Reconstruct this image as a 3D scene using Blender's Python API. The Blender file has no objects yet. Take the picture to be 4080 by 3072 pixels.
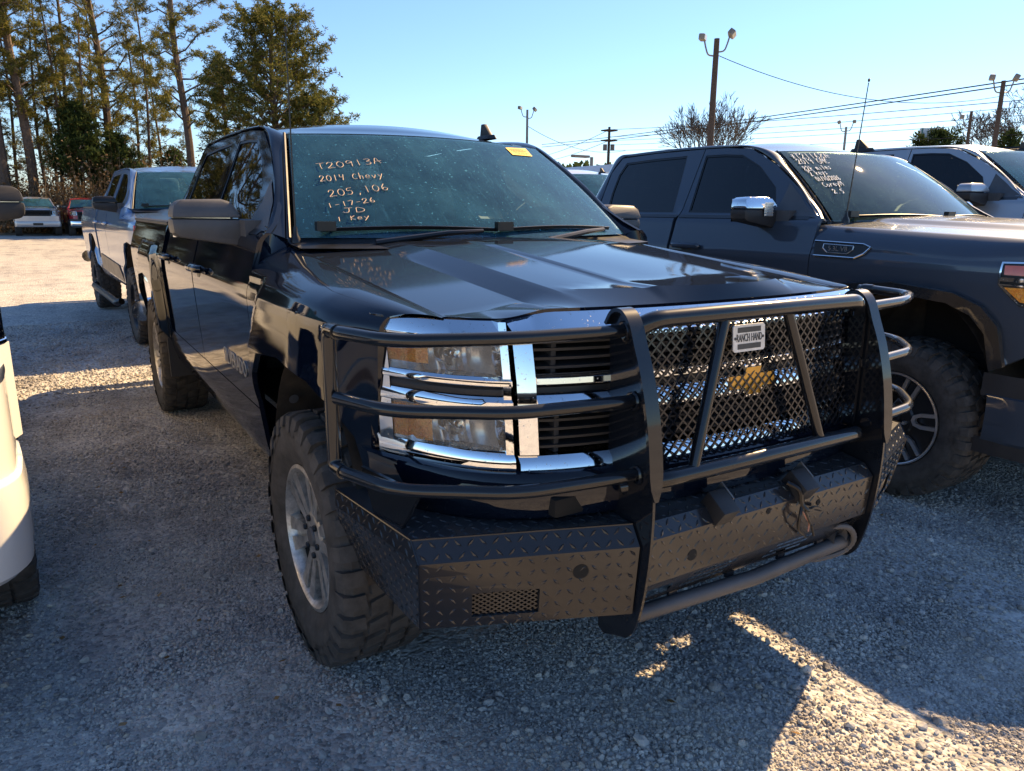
import bpy, bmesh, math, random
from math import sin, cos, pi, sqrt, radians
from mathutils import Vector, Matrix
import numpy as np
random.seed(7)
SC = bpy.context.scene
COL = SC.collection

# ------------------------------------------------------------------ camera
CAMP = (2.28345, -1.63784, 1.47655)
YAW, PITCH, ROLL, FPX = 2.58478809, -0.231420978, 0.00830046, 2961.638
fw = Vector((cos(PITCH)*cos(YAW), cos(PITCH)*sin(YAW), sin(PITCH)))
rt = fw.cross(Vector((0, 0, 1))).normalized()
up = rt.cross(fw)
r2 = rt*cos(ROLL)+up*sin(ROLL)
u2 = -rt*sin(ROLL)+up*cos(ROLL)
cam = bpy.data.cameras.new('camera')
cam.sensor_width = 36.0
cam.lens = 36.0*FPX/4080.0
cam.clip_start, cam.clip_end = 0.05, 3000
cam.dof.use_dof = False
cobj = bpy.data.objects.new('camera', cam)
COL.objects.link(cobj)
cobj.matrix_world = Matrix(((r2.x, u2.x, -fw.x, CAMP[0]), (r2.y, u2.y, -fw.y, CAMP[1]), (r2.z, u2.z, -fw.z, CAMP[2]), (0, 0, 0, 1)))
SC.camera = cobj

# ------------------------------------------------------------------ light
SUN = Vector((-0.22, 0.77, 0.615)).normalized()
EL = math.asin(SUN.z)
w = bpy.data.worlds.new('World'); SC.world = w; w.use_nodes = True
nt = w.node_tree; nt.nodes.clear()
sky = nt.nodes.new('ShaderNodeTexSky'); sky.sky_type = 'NISHITA'; sky.sun_disc = False
sky.sun_elevation = EL; sky.sun_rotation = math.atan2(SUN.x, SUN.y)
sky.air_density = 1.15; sky.dust_density = 0.35; sky.ozone_density = 8.0; sky.altitude = 900
bg = nt.nodes.new('ShaderNodeBackground'); bg.inputs[1].default_value = 0.0575
wo = nt.nodes.new('ShaderNodeOutputWorld')
tint = nt.nodes.new('ShaderNodeMix'); tint.data_type = 'RGBA'; tint.blend_type = 'MULTIPLY'; tint.inputs[0].default_value = 1.0; tint.inputs[7].default_value = (.92, .85, .80, 1)
nt.links.new(sky.outputs[0], tint.inputs[6]); nt.links.new(tint.outputs[2], bg.inputs[0]); nt.links.new(bg.outputs[0], wo.inputs[0])
sl = bpy.data.lights.new('sun', 'SUN'); sl.energy = 3.1; sl.angle = radians(0.5); sl.color = (1.0, 0.69, 0.36)
so = bpy.data.objects.new('sun', sl); COL.objects.link(so)
so.rotation_euler = (-SUN).to_track_quat('-Z', 'Y').to_euler()
SC.view_settings.view_transform = 'Standard'; SC.view_settings.look = 'None'
SC.view_settings.exposure = 2.08; SC.view_settings.gamma = 1.0
SC.view_settings.use_curve_mapping = False
SC.render.engine = 'CYCLES'
SC.cycles.max_bounces = 10; SC.cycles.transparent_max_bounces = 24
SC.cycles.caustics_reflective = False

# ------------------------------------------------------------------ materials
class NM:
    def __init__(s, name):
        s.m = bpy.data.materials.new(name); s.m.use_nodes = True
        s.t = s.m.node_tree; s.t.nodes.clear()
        s.out = s.n('ShaderNodeOutputMaterial')
        s._co = None
    def n(s, typ, ins=None, **kw):
        nd = s.t.nodes.new(typ)
        for k, v in kw.items(): setattr(nd, k, v)
        for k, v in (ins or {}).items(): s.put(nd, k, v)
        return nd
    def put(s, nd, k, v):
        i = nd.inputs[k]
        if isinstance(v, bpy.types.NodeSocket): s.t.links.new(v, i)
        elif isinstance(v, bpy.types.Node): s.t.links.new(v.outputs[0], i)
        elif isinstance(v, (tuple, list)) and len(v) == 3 and i.type == 'RGBA': i.default_value = (*v, 1)
        else: i.default_value = v
    def co(s):
        if not s._co: s._co = s.n('ShaderNodeTexCoord').outputs['Object']
        return s._co
    def noise(s, scale, detail=4, rough=.6, vec=None):
        return s.n('ShaderNodeTexNoise', {'Vector': vec or s.co(), 'Scale': scale, 'Detail': detail, 'Roughness': rough}).outputs[0]
    def ramp(s, fac, stops):
        r = s.n('ShaderNodeValToRGB', {'Fac': fac}); e = r.color_ramp.elements
        while len(e) < len(stops): e.new(0.5)
        for q, (p, c) in zip(e, stops):
            q.position = p; q.color = (*c, 1) if len(c) == 3 else c
        return r.outputs[0]
    def math(s, op, a, b=0.5, clamp=False):
        return s.n('ShaderNodeMath', {0: a, 1: b}, operation=op, use_clamp=clamp).outputs[0]
    def mix(s, f, a, b):
        nd = s.n('ShaderNodeMix', data_type='RGBA')
        s.put(nd, 0, f); s.put(nd, 6, a); s.put(nd, 7, b)
        return nd.outputs[2]
    def bump(s, h, st=.3, d=.01):
        return s.n('ShaderNodeBump', {'Height': h, 'Strength': st, 'Distance': d}).outputs[0]
    def bsdf(s, **kw):
        names = {'base': 'Base Color', 'metal': 'Metallic', 'rough': 'Roughness', 'coat': 'Coat Weight', 'crough': 'Coat Roughness', 'normal': 'Normal', 'cnormal': 'Coat Normal', 'ior': 'IOR', 'trans': 'Transmission Weight', 'alpha': 'Alpha', 'spec': 'Specular IOR Level', 'emis': 'Emission Color', 'emiss': 'Emission Strength', 'sss': 'Subsurface Weight'}
        b = s.n('ShaderNodeBsdfPrincipled')
        for k, v in kw.items(): s.put(b, names[k], v)
        return b
    def done(s, sh):
        s.t.links.new(sh.outputs[0] if isinstance(sh, bpy.types.Node) else sh, s.out.inputs[0]); return s.m

def simple(name, base, rough=.5, metal=0., var=.25, vs=6., bump=0., bs=80., coat=0., spec=.5):
    q = NM(name)
    n = q.noise(vs, 5, .65)
    dk = tuple(c*(1-var) for c in base); lt = tuple(min(1, c*(1+var)) for c in base)
    col = q.ramp(n, [(.3, dk), (.7, lt)])
    r = q.math('ADD', q.math('MULTIPLY', n, .25), max(0, rough-.12))
    kw = dict(base=col, rough=r, metal=metal, coat=coat, spec=spec)
    if bump: kw['normal'] = q.bump(q.noise(bs, 3), bump, .004)
    return q.done(q.bsdf(**kw))

def paint(name, base, metal=.0, dust=.25, dustcol=(.33, .31, .29), rough=.35, flake=True, wet=.02, spec=.25):
    """clear-coated car paint; settled dust lies on faces that look up, splashes low down"""
    q = NM(name)
    geo = q.n('ShaderNodeNewGeometry')
    nz = q.n('ShaderNodeSeparateXYZ', {0: geo.outputs['Normal']}).outputs[2]
    upf = q.math('POWER', q.math('MAXIMUM', nz, 0.0), 3.0)
    pz = q.n('ShaderNodeSeparateXYZ', {0: q.co()}).outputs[2]
    low = q.math('MULTIPLY', q.math('SUBTRACT', 1.0, pz), .35, True)
    fine = q.noise(160, 4, .8); big = q.noise(2.2, 4, .6)
    stretch = q.n('ShaderNodeMapping', {0: q.co(), 'Scale': (6., 40., 9.)}).outputs[0]
    streak = q.noise(3., 4, .7, stretch)
    spk = q.ramp(q.noise(95, 2, .5), [(.68, (0, 0, 0)), (.74, (1, 1, 1))])
    d = q.math('MULTIPLY', q.math('ADD', q.math('MULTIPLY', big, .9), q.math('MULTIPLY', q.math('ADD', fine, streak), .35)), q.math('ADD', upf, low))
    d = q.math('ADD', q.math('MULTIPLY', d, dust), q.math('MULTIPLY', q.math('MULTIPLY', spk, upf), dust*.8), True)
    col = q.mix(d, base, dustcol)
    cr = q.math('ADD', wet, q.math('MULTIPLY', d, .34))
    orange = q.bump(q.noise(260, 2), .015, .002)
    return q.done(q.bsdf(base=col, metal=metal, rough=rough, spec=spec, coat=q.math('SUBTRACT', 1.0, q.math('MULTIPLY', d, .55)), crough=cr, cnormal=orange))

def glass(name, tint, dust=.06, dcol=(.5, .55, .55), ior=1.5, clear=True, streaks=False):
    q = NM(name)
    fr = q.n('ShaderNodeFresnel', {'IOR': ior}).outputs[0]
    fr = q.math('ADD', fr, .01, True)
    tr = q.n('ShaderNodeBsdfTransparent', {0: tint})
    gl = q.n('ShaderNodeBsdfGlossy', {0: (1, 1, 1), 'Roughness': .012})
    a = q.n('ShaderNodeMixShader', {0: fr, 1: tr, 2: gl})
    n = q.ramp(q.noise(3.5, 6, .7), [(.35, (.35, .35, .35)), (.75, (1, 1, 1))])
    sp = q.ramp(q.noise(70, 2, .6), [(.66, (0, 0, 0)), (.72, (1, 1, 1))])
    f = q.math('ADD', q.math('MULTIPLY', n, dust), q.math('MULTIPLY', sp, dust*2.2), True)
    if streaks:
        mp = q.n('ShaderNodeMapping', {0: q.co(), 'Rotation': (0, 0, .5), 'Scale': (4, 60, 8)}).outputs[0]
        st = q.ramp(q.noise(1.4, 4, .7, mp), [(.56, (0, 0, 0)), (.7, (1, 1, 1))])
        f = q.math('ADD', f, q.math('MULTIPLY', st, dust*.45), True)
    df = q.n('ShaderNodeBsdfDiffuse', {0: dcol})
    return q.done(q.n('ShaderNodeMixShader', {0: f, 1: a, 2: df}))

def chrome(name, base=(.86, .88, .9), rough=.045):
    q = NM(name)
    n = q.noise(9, 5, .7); sp = q.ramp(q.noise(120, 2, .5), [(.64, (0, 0, 0)), (.7, (1, 1, 1))])
    col = q.mix(q.math('MULTIPLY', sp, .35), base, (.3, .27, .23))
    r = q.math('ADD', q.math('MULTIPLY', n, .06), q.math('ADD', rough-.02, q.math('MULTIPLY', sp, .3)))
    return q.done(q.bsdf(base=col, metal=1., rough=r))

M = {}
M['black_paint'] = paint('black_truck_paint', (.0022, .005, .013), dust=.085, dustcol=(.17, .20, .26), rough=.5, spec=0.)
M['slate_paint'] = paint('dark_slate_paint', (.055, .070, .096), metal=.3, dust=.05, rough=.45, wet=.05, spec=.05)
M['silver_blue_paint'] = paint('silver_blue_paint', (.17, .27, .44), metal=.6, dust=.05, rough=.33)
M['white_paint'] = paint('white_truck_paint', (.62, .62, .61), dust=.08)
M['red_paint'] = paint('red_truck_paint', (.34, .012, .02), dust=.08)
M['silver_paint'] = paint('silver_truck_paint', (.42, .43, .45), metal=.7, dust=.08, rough=.35)
M['grey_paint'] = paint('grey_car_paint', (.16, .17, .19), metal=.5, dust=.10)
M['chrome'] = chrome('chrome_trim')
M['plastic'] = simple('black_textured_plastic', (.022, .022, .024), .55, bump=.12, bs=400)
M['grey_plastic'] = simple('grey_textured_plastic', (.075, .075, .08), .5, bump=.12, bs=400)
M['trim'] = simple('black_trim', (.008, .008, .009), .35)
M['clad'] = simple('glossy_arch_trim', (.018, .020, .023), .25, coat=.6)
M['void'] = simple('underbody_black', (.006, .006, .006), .9)
M['liner'] = simple('muddy_wheel_liner', (.035, .027, .02), .9, var=.6, vs=14)
M['steel'] = paint('black_powder_coat', (.006, .008, .012), dust=.10, dustcol=(.22, .23, .25), rough=.4, wet=.07, spec=.05)
M['plate'] = paint('black_diamond_plate_paint', (.008, .009, .012), dust=.17, dustcol=(.24, .24, .25), rough=.4, wet=.15, spec=.1)
M['bare'] = simple('worn_edge_metal', (.22, .21, .20), .5, metal=.6)
M['rubber'] = simple('tyre_rubber', (.062, .057, .053), .8, var=.45, vs=18, bump=.25, bs=60, spec=.35)
M['alloy'] = simple('dusty_alloy', (.46, .44, .41), .34, metal=.65, var=.45, vs=30)
M['blackwheel'] = simple('black_wheel_paint', (.012, .012, .013), .3)
M['machined'] = simple('machined_alloy', (.62, .63, .65), .3, metal=.9, var=.1)
M['brake_rim_shade'] = simple('brake_iron_and_rim_shade', (.028, .026, .025), .6, metal=.5, var=.5, vs=20)
M['ws_glass'] = glass('dusty_sky_sheen_windshield_glass', (.58, .80, .86), .27, (.10, .33, .47), streaks=True)  # dust film; its teal colour paints in the sheen of reflected sky
M['ws_glass2'] = glass('hazy_windshield_glass', (.55, .78, .72), .17, (.24, .42, .38), streaks=True)
M['tint_glass'] = glass('tinted_side_glass', (.045, .05, .055), .012, (.3, .3, .3))
M['slate_glass'] = glass('dusty_tinted_glass', (.035, .045, .055), .05, (.10, .14, .19))
M['rear_glass'] = glass('privacy_rear_glass', (.05, .06, .065), .02)
M['headliner'] = simple('pale_headliner', (.55, .54, .52), .9)
M['frit'] = simple('black_glass_border', (.012, .013, .016), .2)
M['interior'] = simple('dark_interior', (.06, .065, .068), .75)
M['dash'] = simple('grey_dashboard', (.50, .52, .50), .6, var=.1)
M['seat'] = simple('charcoal_seat_cloth', (.20, .21, .22), .9)
M['amber'] = None
M['gold'] = simple('gold_emblem', (.62, .33, .05), .35, metal=.3, var=.15)
M['sticker'] = simple('yellow_sticker', (.85, .55, .04), .6, var=.05)
M['sticker_ink'] = simple('red_ink', (.55, .12, .03), .7)
M['paper'] = simple('pale_paper_tag', (.62, .78, .72), .7, var=.08)
M['plate_tag'] = simple('worn_aluminium_tag', (.62, .61, .59), .45, metal=.35, var=.2, vs=40)
M['tag_ink'] = simple('dark_tag_print', (.06, .06, .06), .6)
M['pen_tan'] = simple('tan_paint_marker', (.62, .44, .30), .8, var=.05)
M['pen_white'] = simple('white_paint_marker', (.85, .85, .83), .8, var=.05)
M['marker'] = simple('orange_red_lens', (.60, .11, .05), .2, coat=1.)
M['red_lens'] = simple('red_tail_lens', (.45, .01, .01), .2, coat=1.)
q = NM('amber_lens'); M['amber'] = q.done(q.bsdf(normal=q.bump(q.n('ShaderNodeTexVoronoi', {'Vector': q.co(), 'Scale': 150.}).outputs[0], .8, .01), base=q.ramp(q.noise(60, 2), [(.35, (.95, .30, .02)), (.65, (1., .46, .06))]), rough=.25, coat=1., crough=.05))
q = NM('headlight_lens')
fr = q.n('ShaderNodeFresnel', {'IOR': 1.5})
a_ = q.n('ShaderNodeMixShader', {0: fr, 1: q.n('ShaderNodeBsdfTransparent', {0: (.93, .93, .92)}), 2: q.n('ShaderNodeBsdfGlossy', {'Roughness': .04})})
hz = q.ramp(q.noise(5, 6, .75), [(.3, (.05, .05, .05)), (.8, (.24, .24, .24))])
M['lens'] = q.done(q.n('ShaderNodeMixShader', {0: hz, 1: a_, 2: q.n('ShaderNodeBsdfDiffuse', {0: (.55, .53, .49)})}))
M['reflector'] = simple('lamp_reflector', (.70, .70, .70), .22, metal=.75, var=.1)
M['housing'] = simple('lamp_housing', (.22, .21, .20), .5)

# ------------------------------------------------------------------ mesh helpers
def tag(o, label=None, cat=None, group=None, kind=None):
    if label: o['label'] = label
    if cat: o['category'] = cat
    if group: o['group'] = group
    if kind: o['kind'] = kind
    return o

def empty(name, loc=(0, 0, 0), rz=0, parent=None, scale=None):
    o = bpy.data.objects.new(name, None); COL.objects.link(o)
    o.location = loc; o.rotation_euler = (0, 0, rz); o.empty_display_size = .1
    if parent: o.parent = parent
    if scale: o.scale = scale
    return o

class MB:
    """collects shapes; make() links them as ONE mesh object"""
    def __init__(s): s.v = []; s.f = []; s.mi = []
    def add(s, vs, fs, mi=0):
        b = len(s.v); s.v += [tuple(p) for p in vs]
        for f in fs: s.f.append(tuple(i+b for i in f)); s.mi.append(mi)
        return s
    def grid(s, rows, flip=False, closed=False, mi=0):
        n = len(rows[0]); vs = [p for r in rows for p in r]; fs = []
        for i in range(len(rows)-1):
            for j in range(n if closed else n-1):
                a, b2, c2, d = i*n+j, i*n+(j+1) % n, (i+1)*n+(j+1) % n, (i+1)*n+j
                fs.append((a, d, c2, b2) if flip else (a, b2, c2, d))
        return s.add(vs, fs, mi)
    def box(s, c, d, rot=None, mi=0, taper=1.0):
        hx, hy, hz = d[0]/2, d[1]/2, d[2]/2
        vs = [Vector((sx*hx*(taper if sz > 0 else 1), sy*hy*(taper if sz > 0 else 1), sz*hz)) for sz in (-1, 1) for sy in (-1, 1) for sx in (-1, 1)]
        if rot is not None: vs = [rot @ p for p in vs]
        vs = [p+Vector(c) for p in vs]
        return s.add(vs, [(0, 2, 3, 1), (4, 5, 7, 6), (0, 1, 5, 4), (2, 6, 7, 3), (0, 4, 6, 2), (1, 3, 7, 5)], mi)
    def tube(s, pts, r, n=10, cap=True, mi=0):
        pts = [Vector(p) for p in pts]; rs = r if isinstance(r, (list, tuple)) else [r]*len(pts)
        rows = []; ref = None
        for i, p in enumerate(pts):
            a = pts[max(0, i-1)]; b2 = pts[min(len(pts)-1, i+1)]
            t = (b2-a).normalized()
            if ref is None:
                ref = t.orthogonal().normalized()
            ref = (ref-t*ref.dot(t)).normalized(); bn = t.cross(ref)
            rows.append([p+(ref*cos(2*pi*k/n)+bn*sin(2*pi*k/n))*rs[i] for k in range(n)])
        b0 = len(s.v)
        s.grid(rows, closed=True, mi=mi)
        if cap:
            s.f.append(tuple(b0+k for k in reversed(range(n)))); s.mi.append(mi)
            e = b0+(len(rows)-1)*n; s.f.append(tuple(e+k for k in range(n))); s.mi.append(mi)
        return s
    def lathe(s, prof, n=48, axis='y', c=(0, 0, 0), a0=0, a1=2*pi, mi=0):
        """prof: (radius, along-axis)"""
        full = abs(a1-a0-2*pi) < 1e-6; m = n if full else n+1
        rows = []
        for r, h in prof:
            row = []
            for k in range(m):
                t = a0+(a1-a0)*k/n
                if axis == 'y': p = (c[0]+r*cos(t), c[1]+h, c[2]+r*sin(t))
                elif axis == 'z': p = (c[0]+r*cos(t), c[1]+r*sin(t), c[2]+h)
                else: p = (c[0]+h, c[1]+r*cos(t), c[2]+r*sin(t))
                row.append(p)
            rows.append(row)
        return s.grid(rows, closed=full, flip=(axis == 'y'), mi=mi)
    def prism(s, poly, fn, t0, t1, mi=0):
        """poly 2D outline; fn(u, v, t) -> 3D; extruded from t0 to t1"""
        n = len(poly); vs = [fn(u, v, t0) for u, v in poly]+[fn(u, v, t1) for u, v in poly]
        fs = [tuple(reversed(range(n))), tuple(range(n, 2*n))]+[(i, (i+1) % n, n+(i+1) % n, n+i) for i in range(n)]
        return s.add(vs, fs, mi)
    def make(s, name, mat, parent=None, smooth=True, ang=35, weld=0, bevel=0, recalc=True, hem=None):
        me = bpy.data.meshes.new(name); me.from_pydata(s.v, [], s.f)
        mats = mat if isinstance(mat, (list, tuple)) else [mat]
        for m_ in mats: me.materials.append(m_)
        if len(mats) > 1: me.polygons.foreach_set('material_index', s.mi)
        if weld or bevel or recalc or hem:
            bm = bmesh.new(); bm.from_mesh(me)
            if weld: bmesh.ops.remove_doubles(bm, verts=bm.verts, dist=weld)
            if recalc and not hem: bmesh.ops.recalc_face_normals(bm, faces=bm.faces)
            if hem is not None:
                # turn the panel's border inward so it has a visible thickness
                be = [e for e in bm.edges if len(e.link_faces) == 1]
                r = bmesh.ops.extrude_edge_only(bm, edges=be)
                nv = [g for g in r['geom'] if isinstance(g, bmesh.types.BMVert)]
                for v_ in nv: v_.co += Vector(hem)
            if bevel:
                es = [e for e in bm.edges if len(e.link_faces) == 2 and e.calc_face_angle(0) > .5]
                bmesh.ops.bevel(bm, geom=es, offset=bevel, segments=2, affect='EDGES', profile=.6, clamp_overlap=True)
            bm.to_mesh(me); bm.free()
        if smooth:
            me.polygons.foreach_set('use_smooth', [True]*len(me.polygons))
            me.set_sharp_from_angle(angle=radians(ang))
        o = bpy.data.objects.new(name, me); COL.objects.link(o)
        if parent: o.parent = parent
        return o

def lerp(a, b, t): return a+(b-a)*t
def sstep(t):
    t = min(1., max(0., t)); return t*t*(3-2*t)
def interp(x, xs, ys): return float(np.interp(x, xs, ys))
def subdiv(pts, n):
    out = []
    for i in range(len(pts)-1):
        for k in range(n): out.append(tuple(lerp(a, b, k/n) for a, b in zip(pts[i], pts[i+1])))
    out.append(tuple(pts[-1])); return out
def smoothline(pts, n=6):
    """Catmull-Rom through the points"""
    P = [Vector(p) for p in pts]; P = [P[0]*2-P[1]]+P+[P[-1]*2-P[-2]]; out = []
    for i in range(1, len(P)-2):
        for k in range(n):
            t = k/n; a, b, c, d = P[i-1], P[i], P[i+1], P[i+2]
            out.append(.5*((2*b)+(c-a)*t+(2*a-5*b+4*c-d)*t*t+(3*b-a-3*c+d)*t**3))
    out.append(P[-2]); return out
def fillet(pts, r, n=6):
    P = [Vector(p) for p in pts]; out = [P[0]]
    for i in range(1, len(P)-1):
        a = (P[i-1]-P[i]); b = (P[i+1]-P[i]); la, lb = a.length, b.length
        rr = min(r, la*.45, lb*.45); p0 = P[i]+a*(rr/la); p1 = P[i]+b*(rr/lb)
        for k in range(n+1):
            t = k/n; out.append(p0*(1-t)**2+P[i]*2*t*(1-t)+p1*t*t)
    out.append(P[-1]); return out
def copy_tree(o, parent=None):
    c = o.copy(); COL.objects.link(c)
    if parent is not None: c.parent = parent
    for ch in list(o.children): copy_tree(ch, c)
    return c

_fontcache = {}
def text_mesh(s, size=1.0, depth=0.0):
    cu = bpy.data.curves.new('lettering', 'FONT'); cu.body = s; cu.size = size; cu.extrude = depth
    cu.align_x = 'CENTER'; cu.align_y = 'CENTER'; cu.resolution_u = 3
    o = bpy.data.objects.new('lettering', cu); COL.objects.link(o)
    dg = bpy.context.evaluated_depsgraph_get(); dg.update()
    me = bpy.data.meshes.new_from_object(o.evaluated_get(dg))
    bpy.data.objects.remove(o); bpy.data.curves.remove(cu)
    return me
def lettering(name, s, size, origin, ex, ey, mat, parent, depth=.003, stretch=1.0, bold=0.0):
    me = text_mesh(s, size, depth)
    ex = Vector(ex).normalized(); ey = Vector(ey).normalized(); ez = ex.cross(ey)
    for v in me.vertices:
        p = v.co.copy(); v.co = Vector(origin)+ex*p.x*stretch+ey*p.y+ez*p.z
    me.materials.clear(); me.materials.append(mat)
    o = bpy.data.objects.new(name, me); COL.objects.link(o); o.parent = parent
    return o

# hand-written marker strokes: every letter is a few pen strokes in a unit box
GL = {
 'T': [[(0, 1), (1, 1)], [(.5, 1), (.42, .5), (.45, 0)]],
 '2': [[(.05, .75), (.3, 1), (.7, .95), (.75, .7), (.35, .3), (.05, .08), (.2, 0), (.5, .08), (1, .05)]],
 '0': [[(.5, 1), (.15, .75), (.1, .3), (.4, 0), (.8, .2), (.9, .65), (.65, .95), (.45, .98)]],
 '9': [[(.8, .85), (.5, 1), (.15, .8), (.3, .55), (.75, .65), (.85, .85), (.8, .4), (.72, 0)]],
 '1': [[(.5, 1), (.45, 0)]],
 '3': [[(.1, .95), (.7, .98), (.8, .75), (.35, .55), (.8, .4), (.75, .1), (.3, 0), (.05, .12)]],
 'A': [[(0, 0), (.45, 1), (.85, 0)], [(.1, .4), (1.1, .45)]],
 '4': [[(.15, 1), (.2, .55), (.75, .6)], [(.85, 1), (.6, 0)]],
 'C': [[(.9, .8), (.5, .95), (.1, .55), (.3, .08), (.9, .12)]],
 'h': [[(.2, 1.1), (.15, 0), (.3, .5), (.7, .5), (.75, 0)]],
 'e': [[(.15, .3), (.8, .38), (.6, .62), (.2, .5), (.2, .1), (.9, .08)]],
 'v': [[(.1, .55), (.4, 0), (.8, .55)]],
 'y': [[(.1, .6), (.45, .15)], [(.9, .65), (.5, .1), (.1, -.35)]],
 '5': [[(.9, 1), (.25, .95), (.2, .6), (.7, .6), (.75, .2), (.4, 0), (.05, .1)]],
 ',': [[(.55, .05), (.4, -.25)]],
 '6': [[(.6, 1), (.2, .55), (.2, .1), (.6, 0), (.85, .25), (.5, .45), (.2, .25)]],
 '-': [[(.15, .45), (.85, .5)]],
 '7': [[(.05, .9), (.8, .95), (.4, 0)]],
 'J': [[(.2, 1), (1, 1)], [(.65, 1), (.6, .2), (.3, 0), (0, .2)]],
 'D': [[(.15, 0), (.2, 1), (.8, .8), (.95, .35), (.6, .02), (.1, 0)]],
 'K': [[(.15, 1), (.1, 0)], [(.85, 1), (.15, .5), (.9, 0)]],
 'G': [[(.9, .85), (.4, 1), (.1, .5), (.35, 0), (.85, .15), (.85, .45), (.55, .45)]],
 'M': [[(.05, 0), (.15, 1), (.5, .4), (.9, 1), (1, 0)]],
 'm': [[(.05, 0), (.1, .55), (.3, .6), (.4, .1), (.5, .6), (.75, .55), (.9, 0)]],
 'k': [[(.2, 1), (.15, 0)], [(.75, .6), (.2, .3), (.8, 0)]],
 'i': [[(.5, .55), (.45, 0)], [(.52, .78), (.55, .82)]],
 'l': [[(.5, 1), (.45, 0)]],
 's': [[(.8, .55), (.3, .5), (.7, .2), (.15, .02)]],
 '/': [[(.85, 1.05), (.2, -.1)]],
 'o': [[(.5, .6), (.15, .3), (.5, 0), (.85, .3), (.5, .6)]],
 'r': [[(.2, .6), (.2, 0), (.3, .45), (.8, .6)]],
 '8': [[(.75, .9), (.3, .98), (.25, .7), (.8, .25), (.4, 0), (.1, .25), (.75, .75), (.75, .9)]],
 '.': [[(.45, .02), (.55, .06)]],
 '*': [[(.1, .5), (.9, .5)], [(.3, .9), (.7, .1)], [(.7, .9), (.3, .1)]],
 ' ': [],
}
def handwriting(name, s, p0, p1, height, upv, nrm, width, mat, parent, surf=None):
    """ribbons along pen strokes, between p0 and p1 (baseline ends), lifted just off the glass"""
    p0 = Vector(p0); p1 = Vector(p1); e = (p1-p0); L = e.length; ex = e/L; nrm = Vector(nrm).normalized()
    ey = Vector(upv); ey = (ey-ex*ey.dot(ex)).normalized()
    rnd = random.Random(s); mb = MB(); adv = L/max(1, len(s)); off = .0035
    for i, ch in enumerate(s):
        for st in GL.get(ch, []):
            if len(st) > 2: st = [tuple(p) for p in smoothline([(a, b, 0) for a, b in st], 4)]
            pts = [p0+ex*(i*adv+p[0]*adv*.82)+ey*(p[1]*height+rnd.uniform(-.01, .01)*height) for p in st]
            if surf: pts = [surf(p) for p in pts]
            rows = []
            for k, p in enumerate(pts):
                t = (pts[min(k+1, len(pts)-1)]-pts[max(k-1, 0)]).normalized(); sd = nrm.cross(t).normalized()*width/2
                rows.append([p+nrm*off-sd, p+nrm*(off+.001), p+nrm*off+sd])
            mb.grid(rows)
    return mb.make(name, mat, parent)
# ------------------------------------------------------------------ pickup body: shared surfaces (front axle at x=0, ground z=0, nose towards +x)
ZS = [.40, .50, .56, .62, .70, .85, 1.0, 1.10, 1.15, 1.18, 1.21, 1.28, 1.36, 1.385, 1.40, 1.84, 1.95]
WS = [.90, .955, .972, .980, .986, .996, 1.006, 1.012, 1.013, 1.010, 1.000, .979, .957, .938, .915, .722, .665]
TAPER, NOSE, NOSEX = [.10], [1.0], [0.]
def SW(x, z, fl=None):
    b = interp(z, ZS, WS)
    if x > .05: b -= TAPER[0]*((x-.05)/.5)**2
    if z > 1.36 and x > -1.9: b -= .03*((x+1.9)/.9)**2*min(1., (z-1.36)/.14)
    if fl == 'trap':
        for xc in (0., -3.645):
            u = x-xc
            if abs(u) < .7 and z < 1.3:
                A = min(.052, max(.024, .052-.13*(z-1.0)))*(z < 1.24)
                if xc == 0. and u > 0: b += A*sstep((.53-u)/.24)
                else: b += A*sstep((.535-.14*max(0., (z-1.0))/.25-abs(u))/.095)
    elif fl == 'round':
        for xc in (0., -3.645):
            d = .60-math.hypot(x-xc, max(0., z-.40)*.97)
            b += .030*sstep(d/.04)
    return b
def FX(y, z):
    a = abs(y)/NOSE[0]; return NOSEX[0]+.885-.167*a*a-.497*a**7.5+.035*(1.22-z)/.35
def WSP(s, t, up=0.0):
    """windshield surface, s across (-1 passenger .. 1 driver), t from base to header"""
    b = Vector((-.41-.22*s*s, .835*s, 1.362)); h = Vector((-1.09-.115*s*s, .672*s, 1.812-.014*s*s))
    n = Vector((.62, s*.16, .77))
    return b.lerp(h, t)+n*(.018*4*t*(1-t)+up)

def panel(name, A, B, s, mat, parent, n=6, m=10, fl=None, off=0., hem=.02, mb=None):
    A = subdiv(A, n); B = subdiv(B, n); rows = []
    for j in range(m+1):
        t = j/m; row = []
        for a, b in zip(A, B):
            x, z = lerp(a[0], b[0], t), lerp(a[1], b[1], t)
            row.append((x, s*(SW(x, z, fl)+off), z))
        rows.append(row)
    q = mb or MB()
    q.grid(rows)
    if mb is not None: return None
    return q.make(name, mat, parent, hem=(0, -s*hem, 0) if hem else None, recalc=not hem)

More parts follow.
